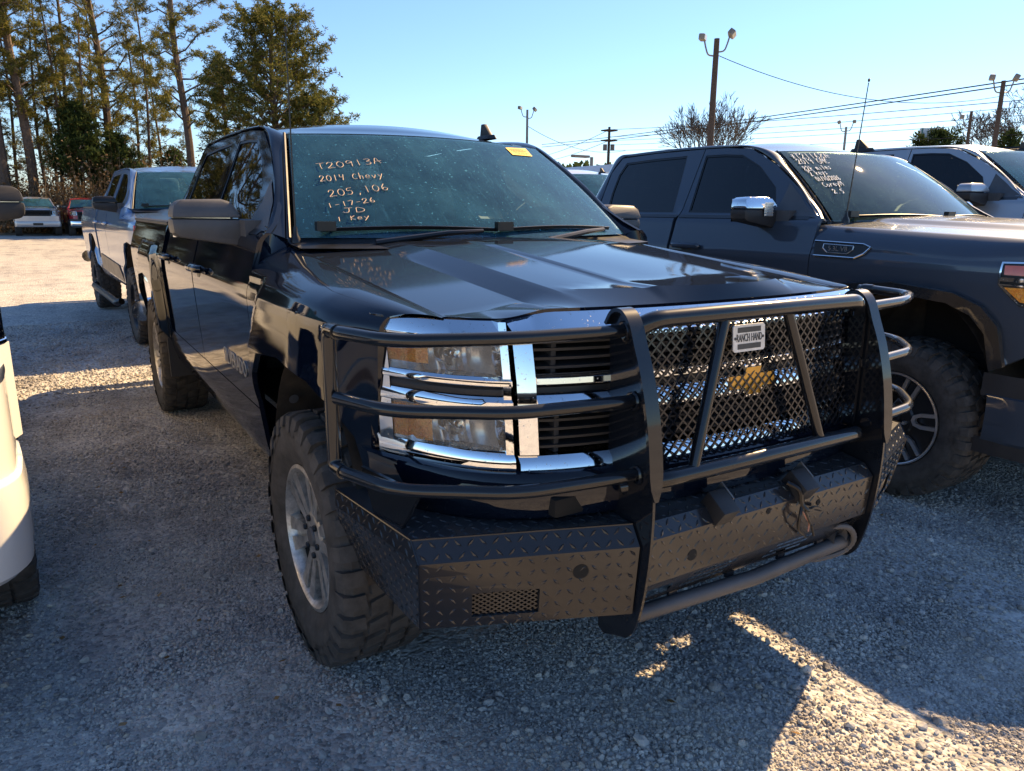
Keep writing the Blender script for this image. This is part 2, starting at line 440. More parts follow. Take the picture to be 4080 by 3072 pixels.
def fpatch(mb, y0, y1, z0, z1, off=0., ny=14, nz=3, mi=0, zl=None, zh=None):
    """piece of the nose between two y and two z, lying on the bowed front surface"""
    rows = []
    for j in range(nz+1):
        row = []
        for i in range(ny+1):
            y = lerp(y0, y1, i/ny); a = zl(y) if zl else z0; b = zh(y) if zh else z1
            z = lerp(a, b, j/nz); row.append((FX(y, z)+off, y, z))
        rows.append(row)
    mb.grid(rows)
def fbar(mb, y0, y1, z0, z1, o0, o1, ny=14, tilt=.012, z1_=None):
    """closed bar following the nose: back offset o0, front offset o1"""
    rows = []
    for i in range(ny+1):
        y = lerp(y0, y1, i/ny)
        z1 = z1_(y) if z1_ else z1; zm = lerp(z0, z1, .18 if tilt > .02 else .64)
        rows.append([(FX(y, z0)+o0, y, z0), (FX(y, z0)+o1-.002, y, z0+.001), (FX(y, z0)+o1, y, z0+.004), (FX(y, zm)+o1, y, zm), (FX(y, z1)+o1-tilt, y, z1-.001), (FX(y, z1)+min(o0, o1-tilt-.002), y, z1)])
    mb.grid(rows, closed=True)
    for r in (rows[0], rows[-1]): mb.add(r, [(0, 1, 2, 3, 4, 5)])

# ------------------------------------------------------------------ wheels
def make_wheel(parent, loc, side, style, R=.42, tw=.285, rr=.243, steer=0.):
    wob = MB(); h = tw/2-.03
    # barrel and outer lip; the wheel faces -y before turning
    wob.lathe([(rr-.004, -h-.004), (rr+.002, -h-.012), (rr-.010, -h-.016), (rr-.022, -h), (rr-.026, -h+.03)], 56)
    wm = {'six_spoke': M['alloy'], 'black_machined': M['blackwheel'], 'dark': M['blackwheel'], 'plain': M['alloy']}[style]
    if style in ('six_spoke', 'plain'):
        for k in range(6):
            a0 = k*pi/3+.3
            for sd in (-1, 1):
                def fn(u, v, t, a0=a0):  # u radial, v sideways
                    return (u*cos(a0)-v*sin(a0), t-(u-.06)*.10, u*sin(a0)+v*cos(a0))
                p = [(.045, sd*.003), (.095, sd*.005), (.150, sd*.010), (.224, sd*.014), (.226, sd*.066), (.150, sd*.050), (.095, sd*.037), (.045, sd*.026)]
                if sd < 0: p = p[::-1]
                wob.prism(p, fn, -h+.045, -h+.012)
            def fn2(u, v, t, a0=a0):
                return (u*cos(a0)-v*sin(a0), t-(u-.06)*.10, u*sin(a0)+v*cos(a0))
            wob.prism([(.05, -.026), (.17, -.024), (.225, -.032), (.225, .032), (.17, .024), (.05, .026)], fn2, -h+.05, -h+.030)
        wob.lathe([(0, -h+.006), (.075, -h+.008), (.088, -h+.016), (.09, -h+.05)], 36)
    else:
        wob.lathe([(0, -h+.02), (.09, -h+.02), (.10, -h+.028), (rr-.02, -h+.012), (rr-.02, -h+.03)], 48)
    wheel = wob.make('wheel', wm, parent, ang=30)
    wheel.location = loc; wheel.rotation_euler = (0, random.uniform(0, 1), 0)
    wheel.rotation_euler = (0, 0, (0 if side < 0 else pi)+steer)
    if style == 'black_machined':
        u_ = MB()
        for k in range(6):
            a0 = k*pi/3+.12
            def fn(u, v, t, a0=a0): return (u*cos(a0)-v*sin(a0), t, u*sin(a0)+v*cos(a0))
            pts = [(.232, .044), (.15, .041), (.112, .026), (.102, 0), (.112, -.026), (.15, -.041), (.232, -.044)]
            inn = [(.232, .024), (.155, .022), (.128, .014), (.122, 0), (.128, -.014), (.155, -.022), (.232, -.024)]
            for (p1, p2, q1, q2) in zip(pts, pts[1:], inn, inn[1:]):
                u_.prism([p1, p2, q2, q1], fn, -h+.014, -h-.004)
        u_.lathe([(rr-.012, -h-.016), (rr-.008, -h-.019), (rr-.001, -h-.018), (rr+.001, -h-.010)], 56)
        u_.make('spoke_face', M['machined'], wheel)
    t = MB(); b = tw/2
    t.lathe([(rr-.004, -b+.035), (rr+.004, -b+.020), (rr+.03, -b+.003), (rr+.075, -b-.006), (R-.05, -b-.003), (R-.026, -b+.010), (R-.013, -b+.030), (R-.011, 0),
             (R-.013, b-.030), (R-.026, b-.010), (R-.05, b+.003), (rr+.05, b), (rr, b-.03)], 72)
    N = 34
    for k in range(N):
        a = 2*pi*k/N
        def P(aa, r, y): return (r*cos(aa), y, r*sin(aa))
        for sd in (-1, 1):
            sh = .5 if sd > 0 else 0.
            a1, a2 = a+sh*2*pi/N+.02, a+sh*2*pi/N+2*pi/N*.72
            inset = .018 if k % 2 else 0
            # shoulder block wraps over onto the sidewall
            top = [P(a1, R, sd*.072), P(a2, R, sd*.080), P(a2, R-.001, sd*(b-.020-inset*.4)), P(a1, R-.001, sd*(b-.020-inset*.4))]
            low = [P(a1, R-.02, sd*.070), P(a2, R-.02, sd*.078), P(a2, R-.045-inset, sd*(b+.010)), P(a1, R-.045-inset, sd*(b+.010))]
            mid = [P(a2, R-.012, sd*(b+.001)), P(a1, R-.012, sd*(b+.001))]
            t.add(top+low+mid, [(0, 1, 2, 3), (3, 2, 8, 9), (9, 8, 6, 7), (0, 4, 5, 1), (1, 5, 6, 8, 2), (0, 3, 9, 7, 4)])
            # centre lug, slanted
            s2 = .25*sd
            t1, t2 = a+2*pi/N*(.1+.2*sd), a+2*pi/N*(.75+.2*sd)
            sl = .045*sd
            q = [P(t1, R, sd*.008), P(t2, R, sd*.008), P(t2+sl, R, sd*.062), P(t1+sl, R, sd*.062)]
            ql = [(x*(R-.02)/R, y*1.05, z*(R-.02)/R) for x, y, z in q]
            t.add(q+ql, [(0, 1, 2, 3), (0, 4, 5, 1), (1, 5, 6, 2), (2, 6, 7, 3), (3, 7, 4, 0)])
    # small ribs low on the outer sidewall
    for k in range(60):
        a = 2*pi*k/60
        if (k//3) % 3 == 0: continue
        t.add([P(a, R-.058, -b-.0035), P(a+.06, R-.058, -b-.0035), P(a+.05, R-.075, -b-.0075), P(a, R-.075, -b-.0075)], [(0, 1, 2, 3)])
    t.make('tyre', M['rubber'], wheel, ang=28)
    c = MB(); c.lathe([(0, -h-.002), (.030, -h-.001), (.034, -h+.006), (.035, -h+.02)], 24)
    c.make('hub_cap', M['trim'] if style != 'six_spoke' else M['grey_plastic'], wheel)
    for k in range(6):
        a = k*pi/3+.3+pi/6
        n = MB(); n.lathe([(0, -h-.004), (.009, -h-.003), (.011, -h+.002), (.011, -h+.03)], 6, c=(.062*cos(a), 0, .062*sin(a)))
        n.make('lug_nut', M['trim'] if style == 'six_spoke' else M['machined'], wheel, smooth=False)
    d = MB(); d.lathe([(rr-.026, -h+.03), (rr-.034, -h+.07), (rr-.042, h-.02), (rr, h)], 40); d.make('rim_barrel', M['brake_rim_shade'], wheel)  # alloy barrel coloured dark, painting shade into the gaps between the spokes
    d = MB(); d.lathe([(.05, -.01), (.165, -.01), (.168, 0), (.165, .02), (.05, .02)], 36)
    d.lathe([(0, -.04), (.07, -.035), (.075, .06)], 24)
    d.make('brake_disc', M['brake_rim_shade'], wheel)
    return wheel

# ------------------------------------------------------------------ shared pickup
XF, XB, XR = -.605, -1.795, -2.785          # door seams
ARCH_I = [(-.505, .46), (-.475, .78), (-.435, .90), (-.33, .99), (-.05, 1.02), (.22, .998), (.335, .95), (.405, .87), (.44, .70)]
def pickup(T):
    P = T['paint']; fl = T.get('flare', 'trap'); root = empty('pickup_truck', (0, 0, 0))
    tag(root, T['label'], 'pickup truck', T.get('group'))
    detail = T.get('detail', 2)
    seam_y = T.get('seam_y', (.835, .818)); seam_z = T.get('seam_z', (1.346, 1.216)); ext = T.get('ext', 0.); xs0, xs1 = -.72, .635+ext
    def seam(x):
        t = (x-xs0)/(xs1-xs0); tt = min(1, max(0, t))
        return lerp(seam_y[0], seam_y[1], tt), lerp(seam_z[0], seam_z[1], tt)-.012*4*tt*(1-tt)*T.get('sag', 0)
    for s in (-1, 1):
        # ---- front fender
        q = MB()
        fz = T.get('fz', 1.20)
        o = [(XF, .46), (XF, .80), (XF, 1.05), (XF, 1.216), (-.15, 1.218), (.25, 1.202), (.50+ext, fz-.028), (.487+ext, 1.0), (.467+ext, .80)]
        panel('', ARCH_I, o, s, None, None, n=14, m=36, fl=fl, mb=q)
        top = subdiv(o[3:7], 14); nT = len(top)-1; rows = []; led = []
        for i, (x, z) in enumerate(top):      # ledge along the flare's upper edge
            A = Vector((x, s*SW(x, z, fl), z)); B_ = Vector((x, s*(SW(x, 1.245)-.002), z+.034))
            led.append([A, A.lerp(B_, .18)+Vector((0, s*.002, .004)), A.lerp(B_, .55)+Vector((0, s*.002, .004)), B_])
        q.grid([[l[k] for l in led] for k in range(4)])
        for j in range(9):
            t = j/8; row = []
            for i, l in enumerate(led):
                a = l[3]; xx = lerp(-.63, xs1, i/nT); sy, sz = seam(xx); c = Vector((xx, s*(sy+.001), sz))
                k = a.lerp(c, .5)+Vector((0, s*.010, .020)); row.append(a*(1-t)**2+k*2*t*(1-t)+c*t*t)
            rows.append(row)
        q.grid(rows)
        edge = [r_[0] for r_ in rows]
        fo = q.make('front_fender', P, root, weld=.0005, ang=42, recalc=False, hem=(0, -s*.018, -.004))
        q = MB(); dc = Vector((XF-.010, s*(SW(XF, 1.384)), 1.386)); pc_ = Vector((-.668, s*(seam_y[0]+.010), seam_z[0]+.030))
        q.grid([[e+Vector((-.004, 0, 0)) for e in edge], [edge[0].lerp(dc, .5)*(1-k/8)+edge[-1].lerp(pc_, .5)*(k/8) for k in range(9)], [dc.lerp(pc_, k/8) for k in range(9)]])
        q.make('cowl_corner', P, root)
        # ---- doors below the belt
        zb, zt = .712, 1.385
        for nm, x0, x1, ed in (('front_door', XF-.006, XB+.003, .0), ('rear_door', XB-.003, XR+.003, .03)):
            d = panel(nm, [(x0, zb), (lerp(x0, x1, .33), zb), (lerp(x0, x1, .66), zb), (x1, zb)], [(x0-ed, zt), (lerp(x0-ed, x1, .33), zt), (lerp(x0, x1, .66), zt), (x1, zt)], s, P, root, n=8, m=40, fl=fl)
            # handle: dished grip standing off the skin, dark pocket behind
            hx = x1+.165; hz = 1.192; wy = SW(hx, hz)
            k = MB()
            k.tube(smoothline([(hx+.125, s*(wy-.004), hz), (hx+.115, s*(wy+.028), hz+.001), (hx, s*(wy+.040), hz+.002), (hx-.10, s*(wy+.030), hz), (hx-.115, s*(wy-.004), hz)], 5), [.010]*3+[.019]*15+[.012]*3, 10)
            k.make('door_handle', T.get('handle', P), d)
            k = MB(); k.lathe([(0, .004), (.05, .003), (.058, -.004)], 20, c=(0, 0, 0))
            for i, v in enumerate(k.v): k.v[i] = (v[0]*.9+hx+.01, s*(SW(v[0]+hx, v[2]*.6+hz)+.0025), v[2]*.55+hz-.012)
            k.make('handle_pocket', M['trim'], d)
            # window in its frame
            if nm == 'front_door':
                g = [(-.985, 1.412), (-1.35, 1.412), (-1.725, 1.412), (-1.745, 1.60), (-1.765, 1.802), (-1.59, 1.800), (-1.425, 1.788), (-1.24, 1.705), (-1.06, 1.57)]
                f = [(-.618, 1.386), (-1.35, 1.386), (XB+.004, 1.386), (XB+.004, 1.60), (XB+.004, 1.846), (-1.59, 1.842), (-1.365, 1.822), (-1.13, 1.715), (-.925, 1.585)]
            else:
                g = [(-1.885, 1.412), (-2.30, 1.412), (-2.66, 1.418), (-2.685, 1.55), (-2.685, 1.70), (-2.640, 1.792), (-2.30, 1.806), (-1.955, 1.810), (-1.92, 1.62)]
                f = [(XB-.004, 1.386), (-2.30, 1.386), (XR+.004, 1.386), (-2.79, 1.55), (-2.79, 1.72), (-2.715, 1.832), (-2.30, 1.846), (XB-.004, 1.847), (XB-.004, 1.62)]
            panel('window_frame', f+[f[0]], g+[g[0]], s, P, d, n=5, m=4, hem=.02)
            q = MB(); gi = [(lerp(x, -1.4 if nm == 'front_door' else -2.3, .035), lerp(z, 1.6, .07)) for x, z in g]
            panel('', g+[g[0]], gi+[gi[0]], s, None, None, n=5, m=1, off=-.003, mb=q)
            q.make('window_seal', M['trim'], d)
            q = MB(); cx = (-1.42, 1.6) if nm == 'front_door' else (-2.3, 1.6)
            panel('', g+[g[0]], [cx]*(len(g)+1), s, None, None, n=5, m=6, off=-.008, mb=q)
            q.make('window', T.get('side_glass', M['tint_glass']), d, weld=.0005)
            q = MB(); b0, b1 = (-.70, XB+.01) if nm == 'front_door' else (XB-.01, XR)
            q.grid([[(x, s*(SW(x, 1.40 if k in (2, 3) else 1.383)+o2), 1.378+(.020 if k in (2, 3) else 0)) for k, o2 in ((0, .0), (1, .010), (2, .012), (3, .0))] for x in np.linspace(b0, b1, 10)])
            q.make('belt_moulding', M['trim'], d)
            if nm == 'front_door' and T.get('badge_text'):
                ex = Vector((-s*1.0*-1, 0, 0)) if s > 0 else Vector((1, 0, 0))
                bx = -.985; n_ = T['badge_text']
                lettering('nameplate', n_, .098, (bx, s*(SW(bx, .835)+.0035), .835), (1, 0, 0) if s < 0 else (-1, 0, 0), (0, s*.04, 1), M['machined'], d, depth=.0014, stretch=.86)
        # ---- rocker, pillar and roof rail
        panel('rocker_panel', [(-.57, .46), (-1.6, .46), (-3.05, .46)], [(XF-.01, .706), (-1.6, .706), (-3.0, .706)], s, P, root, n=8, m=8, fl=None, hem=.06)
        ws_e = [WSP(s, t) for t in (0., .25, .5, .75, 1.)]
        rail_in = [(v.x-.012, v.y+s*.006, v.z+.002) for v in ws_e]+[(-1.55, s*.655, 1.852), (-2.1, s*.652, 1.870), (-2.6, s*.655, 1.862), (-2.86, s*.660, 1.842), (-2.93, s*.70, 1.70), (-2.95, s*.80, 1.55), (-2.955, s*.90, 1.375)]
        ot = [(-.640, 1.388), (-.79, 1.475), (-.92, 1.588), (-1.128, 1.722), (-1.362, 1.828), (-1.59, 1.850), (-2.1, 1.856), (-2.6, 1.846), (-2.722, 1.838), (-2.80, 1.72), (-2.80, 1.55), (-2.795, 1.385)]
        rail_out = [(x, s*SW(x, z), z) for x, z in ot]
        A = smoothline(rail_in, 5); B = smoothline(rail_out, 5); rows = []
        for j in range(7):
            t = j/6; rows.append([a.lerp(b, t)+Vector((0, s*1, .6)).normalized()*(.020*4*t*(1-t)) for a, b in zip(A, B)])
        q = MB(); q.grid(rows); q.make('roof_pillar', P, root, hem=(0, -s*.012, -.006), recalc=False)
        q = MB()   # black trim between pillar and windshield, and the drip channel on the roof
        E = [Vector(v) for v in smoothline(ws_e, 5)]
        q.grid([[e+Vector((.004, -s*.007, .006)), e+Vector((.006, s*.000, .009)), e+Vector((-.002, s*.005, .006))] for e in E])
        q.make('pillar_moulding', M['plastic'], root)
        # ---- bed side
        q = MB()
        bi = [(x-3.645, z) for x, z in ARCH_I[::-1]]
        bi = [(-3.205, .70), (-3.24, .87), (-3.31, .95), (-3.425, .998), (-3.695, 1.02), (-3.975, .99), (-4.08, .90), (-4.12, .78), (-4.15, .58)]
        bo = [(-2.975, .46), (-2.972, .80), (-2.97, 1.10), (-2.965, 1.372), (-3.70, 1.372), (-4.40, 1.374), (-4.82, 1.376), (-4.83, 1.0), (-4.80, .60)]
        panel('', bi, bo, s, None, None, n=7, m=36, fl=fl, mb=q)
        q.make('bed_side', P, root, ang=50, recalc=False, hem=(0, -s*.03, 0))
        q = MB(); q.box((-3.9, s*.915, 1.379), (1.86, .085, .022)); q.make('bed_rail_cap', M['plastic'], root, bevel=.004)
        if T.get('clad'):
            for sh in (0., -3.645):
                q = MB(); ai = [(x*(1 if sh == 0 else -1)+sh, z) for x, z in ARCH_I]; ao = [(x*1.13*(1 if sh == 0 else -1)+sh, .42+(z-.42)*1.09) for x, z in ARCH_I]
                rows = []
                for a, b in zip(subdiv(ai, 5), subdiv(ao, 5)):
                    rows.append([(a[0], s*(SW(a[0], a[1])-.02), a[1]), (a[0], s*(SW(a[0], a[1])+.042), a[1]), (b[0], s*(SW(b[0], b[1])+.046), b[1]), (b[0]*1.0, s*(SW(b[0], b[1])+.02), b[1]+.004)])
                q.grid(rows); q.make('arch_trim', M['clad'], root)
        # ---- wheel liners
        for xc in (0., -3.645):
            q = MB(); rr_ = .585
            pr = [(rr_-.075, -.001), (rr_-.03, .0), (rr_-.03, .10), (rr_-.03, .42), (.2, .46)]
            rows = []
            for k in range(25):
                a = lerp(.05, pi+.22, k/24)
                rows.append([(xc+r*cos(a)*(.84), s*(1.0-h-.02), .43+r*sin(a)*1.06) for r, h in [(.575, .0), (.568, .10), (.565, .40), (.1, .42)]])
            q.grid(rows); lo = q.make('wheel_liner', M['liner'], root)
            if detail > 1 and xc == 0.:
                for a in (2.45, 2.78, 3.12):
                    b = MB(); b.lathe([(0, 0), (.013, -.003), (.018, -.010)], 10, axis='y')
                    b.v = [(v[0]*.4+xc+.555*cos(a)*.84+.012, s*(.93)-s*v[1]*0+v[2]*1.0, .43+.555*sin(a)*1.06+v[0]) for v in b.v]
                    b.make('liner_clip', M['grey_plastic'], lo)
    # ---- roof, windshield, back of the cab
    q = MB(); rows = []
    xs = [0., .06, .14, .25, .4, .55, .7, .85, .94, 1.]
    for i, u in enumerate(xs):
        row = []
        for k in range(25):
            s = lerp(-1, 1, k/24)
            hx = WSP(s, 1.); x = lerp(hx.x-.012, -2.90, u)
            ez = interp(x, [-2.93, -2.86, -2.6, -2.1, -1.55, -1.2], [1.80, 1.842, 1.862, 1.870, 1.852, 1.80])
            y = s*interp(x, [-2.9, -2.1, -1.55, -1.2], [.648, .640, .643, .664])
            crown = .050*(1-s*s)*sstep(u/.22)
            z = lerp(hx.z+.004, ez+crown, sstep(u/.16)) if u < .16 else ez+crown
            row.append((x, y, z))
        rows.append(row)
    q.grid(rows); q.make('roof', P, root, hem=(0, 0, -.02), recalc=False)
    q = MB()
    q.grid([[WSP(lerp(-.972, .972, i/30), lerp(.005, .985, j/14), .004) for i in range(31)] for j in range(15)])
    ws = q.make('windshield', T.get('ws_glass', M['ws_glass']), root)
    q = MB()
    def ring(t_in, t_out):
        pass
    outl = []; inl = []
    for i in range(61):
        a = 2*pi*i/60; ca, sa = cos(a), sin(a)
        k = max(abs(ca), abs(sa)); so_, to_ = ca/k, sa/k
        r = 1/((abs(ca)**9+abs(sa)**9)**(1/9.)); si_, ti_ = ca*r*.895, sa*r
        outl.append(WSP(so_*.975, .5+.49*to_, .001)); tt = .5+ti_*.44
        if ti_ < 0: tt = .5+ti_*(.395-.035*(1-so_*so_)); 
        inl.append(WSP(si_, tt+.005, .001))
    q.grid([outl, inl]); q.make('windshield_border', M['frit'], ws)
    q = MB()
    for sc_ in (1,):
        rows = []
        for j, (x, z) in enumerate([(-2.955, 1.385), (-2.95, 1.55), (-2.93, 1.70), (-2.895, 1.80), (-2.90, 1.86)]):
            hw = [.86, .80, .72, .665, .62][j]
            rows.append([(x, lerp(-hw, hw, i/12), z) for i in range(13)])
        q.grid([rows[0], [(p[0], p[1], 1.44) for p in rows[0]]]); q.grid([rows[3], rows[4]])
        for i0, i1 in ((0, 2), (10, 12)): q.grid([r[i0:i1+1] for r in rows[0:4]])
    q.box((-2.95, 0, .92), (.03, 1.76, .94))
    q.make('cab_back', P, root, recalc=False)
    q = MB(); rows = [[(x+.01, y, z) for y in np.linspace(-hw, hw, 9)] for x, z, hw in ((-2.955, 1.43, .70), (-2.945, 1.58, .62), (-2.90, 1.80, .56))]
    q.grid(rows); q.make('rear_window', M['rear_glass'] if T.get('dark_rear') else M['ws_glass'], root)
    # ---- bed interior, tailgate, bumper
    q = MB(); q.box((-3.9, 0, .80), (1.84, 1.72, .04)); q.box((-2.99, 0, 1.09), (.04, 1.72, .56)); q.box((-3.9, .87, 1.08), (1.84, .03, .55)); q.box((-3.9, -.87, 1.08), (1.84, .03, .55))
    q.make('bed_liner', M['plastic'], root)
    q = MB(); q.box((-4.83, 0, 1.04), (.06, 1.78, .66)); q.make('tailgate', P, root, bevel=.015)
    q = MB(); q.tube(fillet([(-4.72, -.98, .62), (-4.93, -.95, .62), (-4.95, 0, .62), (-4.93, .95, .62), (-4.72, .98, .62)], .08), .09, 10); q.make('rear_bumper', M['chrome'], root)
    for s in (-1, 1):
        q = MB(); q.box((-4.82, s*.93, 1.13), (.05, .10, .40)); q.make('tail_light', M['red_lens'], root, bevel=.012)
    q = MB(); q.box((-2.2, 0, .60), (5.0, 1.3, .22)); q.box((-1.8, 0, .74), (2.5, 1.80, .08)); q.box((.25, 0, .85), (.75, 1.2, .5)); q.tube([(0, -.8, .42), (0, .8, .42)], .05, 8); q.tube([(-3.645, -.8, .42), (-3.645, .8, .42)], .06, 8); q.box((-3.645, 0, .42), (.28, .3, .28))
    q.make('underbody', M['void'], root)
    # ---- cabin
    q = MB(); rows = []
    for x, z in ((-.60, 1.345), (-.80, 1.375), (-1.02, 1.365), (-1.12, 1.31), (-1.14, 1.10), (-1.10, .9)):
        rows.append([(x+.13-.16*(y/.75)**2*(1 if x > -.9 else .2), y, z+.018*math.exp(-((y-.38)/.22)**2)*(x < -.7)) for y in np.linspace(-.80, .80, 25)])
    q.grid(rows); q.make('dashboard', M['dash'], root)
    def seat(y, x=-1.85, w_=.5):
        q = MB(); q.box((x+.1, y, .95), (.56, w_, .20)); q.box((x-.24, y, 1.28), (.20, w_, .66), Matrix.Rotation(radians(-14), 3, 'Y')); 
        so_ = q.make('seat', M['seat'], root, bevel=.06)
        q = MB(); q.box((x-.36, y, 1.70), (.11, .28, .20), Matrix.Rotation(radians(-8), 3, 'Y')); q.make('headrest', M['seat'], so_, bevel=.045)
        for sd in (-.07, .07):
            q = MB(); q.tube([(x-.33, y+sd, 1.52), (x-.36, y+sd, 1.64)], .007, 6); q.make('headrest_post', M['chrome'], so_)
    seat(-.38); seat(.38)
    if detail > 0: seat(0, -2.65, 1.3)
    q = MB(); c = Vector((-1.24, .38, 1.24)); R_ = Matrix.Rotation(radians(62), 3, 'Y')
    q.tube([c+R_ @ Vector((.185*cos(a), .185*sin(a), 0)) for a in np.linspace(0, 2*pi, 33)], .016, 8, cap=False)
    for a in (0, 2.3, -2.3): q.tube([c, c+R_ @ Vector((.18*cos(a+pi), .18*sin(a+pi), 0))], .018, 6)
    q.tube([c+R_ @ Vector((0, 0, .03)), c+R_ @ Vector((0, 0, -.25))], .045, 10)
    q.make('steering_wheel', M['trim'], root)
    q = MB(); q.box((-2.0, 0, .80), (1.9, 1.7, .04)); q.box((-1.12, 0, 1.02), (.05, 1.55, .66)); q.make('cabin_floor', M['interior'], root)
    q = MB(); rows = []
    q.grid([[(x, y, z) for y in np.linspace(-.60, .60, 7)] for x, z in ((-1.25, 1.785), (-1.6, 1.83), (-2.2, 1.845), (-2.86, 1.81))]); q.make('headliner', M['headliner'], root)
    # mirror and its stalk behind the windshield
    q = MB(); q.box((-1.27, .02, 1.70), (.03, .25, .075)); q.tube([(-1.27, .02, 1.72), (-1.20, .02, 1.765)], .012, 6); q.make('interior_mirror', M['trim'], root, bevel=.01)
    q = MB(); q.grid([[WSP(s_, t_, -.001) for s_ in (-.06+.09*(1-t_), .09+.10*(1-t_))] for t_ in (.985, .93, .86, .80)]); q.make('mirror_mount_cover', M['frit'], root)
    # ---- cowl and wipers
    q = MB(); q.grid([[(-.40-.22*(y/.835)**2+dx, y, z) for y in np.linspace(-.84, .84, 17)] for dx, z in ((.16, 1.335), (.02, 1.345), (-.05, 1.372))]); q.make('cowl_panel', M['trim'], root)
    for pv, ln in ((-.60, .62), (.08, .62)):
        q = MB()
        
        s0 = pv/.80
        q.tube([WSP(s0+.10, -.055, .02), WSP(s0+.42, -.02, .045), WSP(s0+.62, .018, .03)], [.014, .011, .008], 8)
        ar = q.make('wiper', M['trim'], root)
        q = MB(); rows = []
        for k in range(13):
            u = lerp(s0-.12, s0+.72, k/12); t = .052+.02*sin(k/12*pi)
            rows.append([WSP(u, t-.012, .010), WSP(u, t-.007, .024), WSP(u, t, .022), WSP(u, t+.004, .010)])
        q.grid(rows); q.box(WSP(s0-.10, .048, .034), (.03, .075, .035)); q.make('wiper_blade', M['trim'], ar)
    return root, seam, ws
# ------------------------------------------------------------------ bonnets, noses
def STEP(y): return 1.214+.024*sstep((.715-abs(y))/.13)
def make_hood(T, root, seam, style):
    q = MB(); rows = []; NY = 150
    ys = [lerp(-1, 1, i/NY) for i in range(NY+1)]
    for j in range(34):
        v = j/33; row = []
        for u in ys:
            ay = abs(u)
            yb = u*.80
            xb = -.72+.16*(1-u*u)
            if style == 'dome':
                xc = .825-.215*min(1, ay*.815/.5)**2
            else: xc = .60+.10*(1-u*u)
            x = lerp(xb, xc, v); sy, sz = seam(x); y = u*(sy-.006)
            z = sz-.002+.046*(1-u**2*1.0)
            if style == 'dome':
                g = sstep((x+.66)/.6)
                z += .028*g*min(1., max(0., (.565-abs(y))/.085))-.004*g
                z += .006*sstep((x+.5)/.5)*sstep((.27-abs(y))/.03)
                z -= .022*sstep((x-.15)/.6)*sstep((.4-abs(y))/.3)*.35
            else:
                z += .022*sstep((.62-abs(y))/.10)*sstep((x+.85)/.5)
            row.append((x, y, z))
        rows.append(row)
    last = rows[-1]
    for j in range(1, 8):
        t = j/7; row = []
        for (x, y, z), u in zip(last, ys):
            a = abs(y)
            xe = FX(y, 1.22)-.036
            if style == 'dome': ze = STEP(y)+.004
            else: ze = seam(.66)[1]-.03
            k = Vector((lerp(x, xe, .56), y, lerp(z, ze, .44))); A = Vector((x, y, z)); C = Vector((xe, y, ze))
            row.append(A*(1-t)**2+k*2*t*(1-t)+C*t*t)
        rows.append(row)
    q.grid(rows)
    h = q.make('hood', T['paint'], root, ang=8, recalc=False, hem=(0, 0, -.016))
    return h

def lamp(root, s, T, z_open, z_chrome, y0, y1, dark=None, amber=True):
    """headlamp on one side: chrome frame (the part) with lenses, reflectors and amber marker inside"""
    q = MB()
    for k_, (z0, z1) in enumerate(z_chrome): fbar(q, s*y1, s*(y0+.004), z0, z1, -.07, .012, 18, tilt=.048 if (k_ == 0 and z1 > 1.2) else .012)
    zt = max(z for p in z_chrome for z in p); zl = min(z for p in z_chrome for z in p)
    for ya, yb in ((y1-.004, y1-.022), (y0+.020, y0+.004)):
        fbar(q, s*ya, s*yb, zl, zt, -.06, .005, 2)
    h = q.make('headlight', M['chrome'], root)
    if dark:
        q = MB(); fbar(q, s*(y1-.006), s*(y0+.006), dark[0], dark[1], -.05, -.004, 14); q.make('lamp_divider', M['plastic'], h)
    for z0, z1 in z_open:
        q = MB(); fpatch(q, s*(y1-.020), s*(y0+.018), z0, z1, -.002, 16, 3); q.make('headlight_lens', M['lens'], h)
        q = MB(); rows = []
        for j in range(7):
            row = []
            for i in range(25):
                y = lerp(y1-.01, y0+.01, i/24); z = lerp(z0, z1, j/6); tz = (j/6-.5)*2
                d = -.10
                yc = y0+.085
                d += .075*min(1, ((y-yc)/.075)**2)+.02*tz*tz
                d += .0045*sin(y*330)*(abs(y-yc) < .10)
                row.append((FX(y, z)+d, s*y, z))
            rows.append(row)
        q.grid(rows); rf_ = q.make('reflector', M['reflector'], h)
        q = MB(); yc = y0+.085; zc = (z0+z1)/2; xc_ = FX(yc, zc)-.10
        q.lathe([(0, .055), (.010, .053), (.013, .045), (.013, 0)], 14, 'x', (xc_, s*yc, zc)); q.lathe([(.030, .030), (.034, .034), (.034, .0)], 20, 'x', (xc_-.01, s*(yc+.0), zc)); q.make('bulb_cap', M['chrome'], h)
        if amber:
            q = MB(); 
            fpatch(q, s*(y1-.022), s*(y1-.085), z0+.006+(.014 if z0 > 1 else 0), z1-.004, -.010, 8, 3)
            q.make('amber_marker', M['amber'], h)
    return h

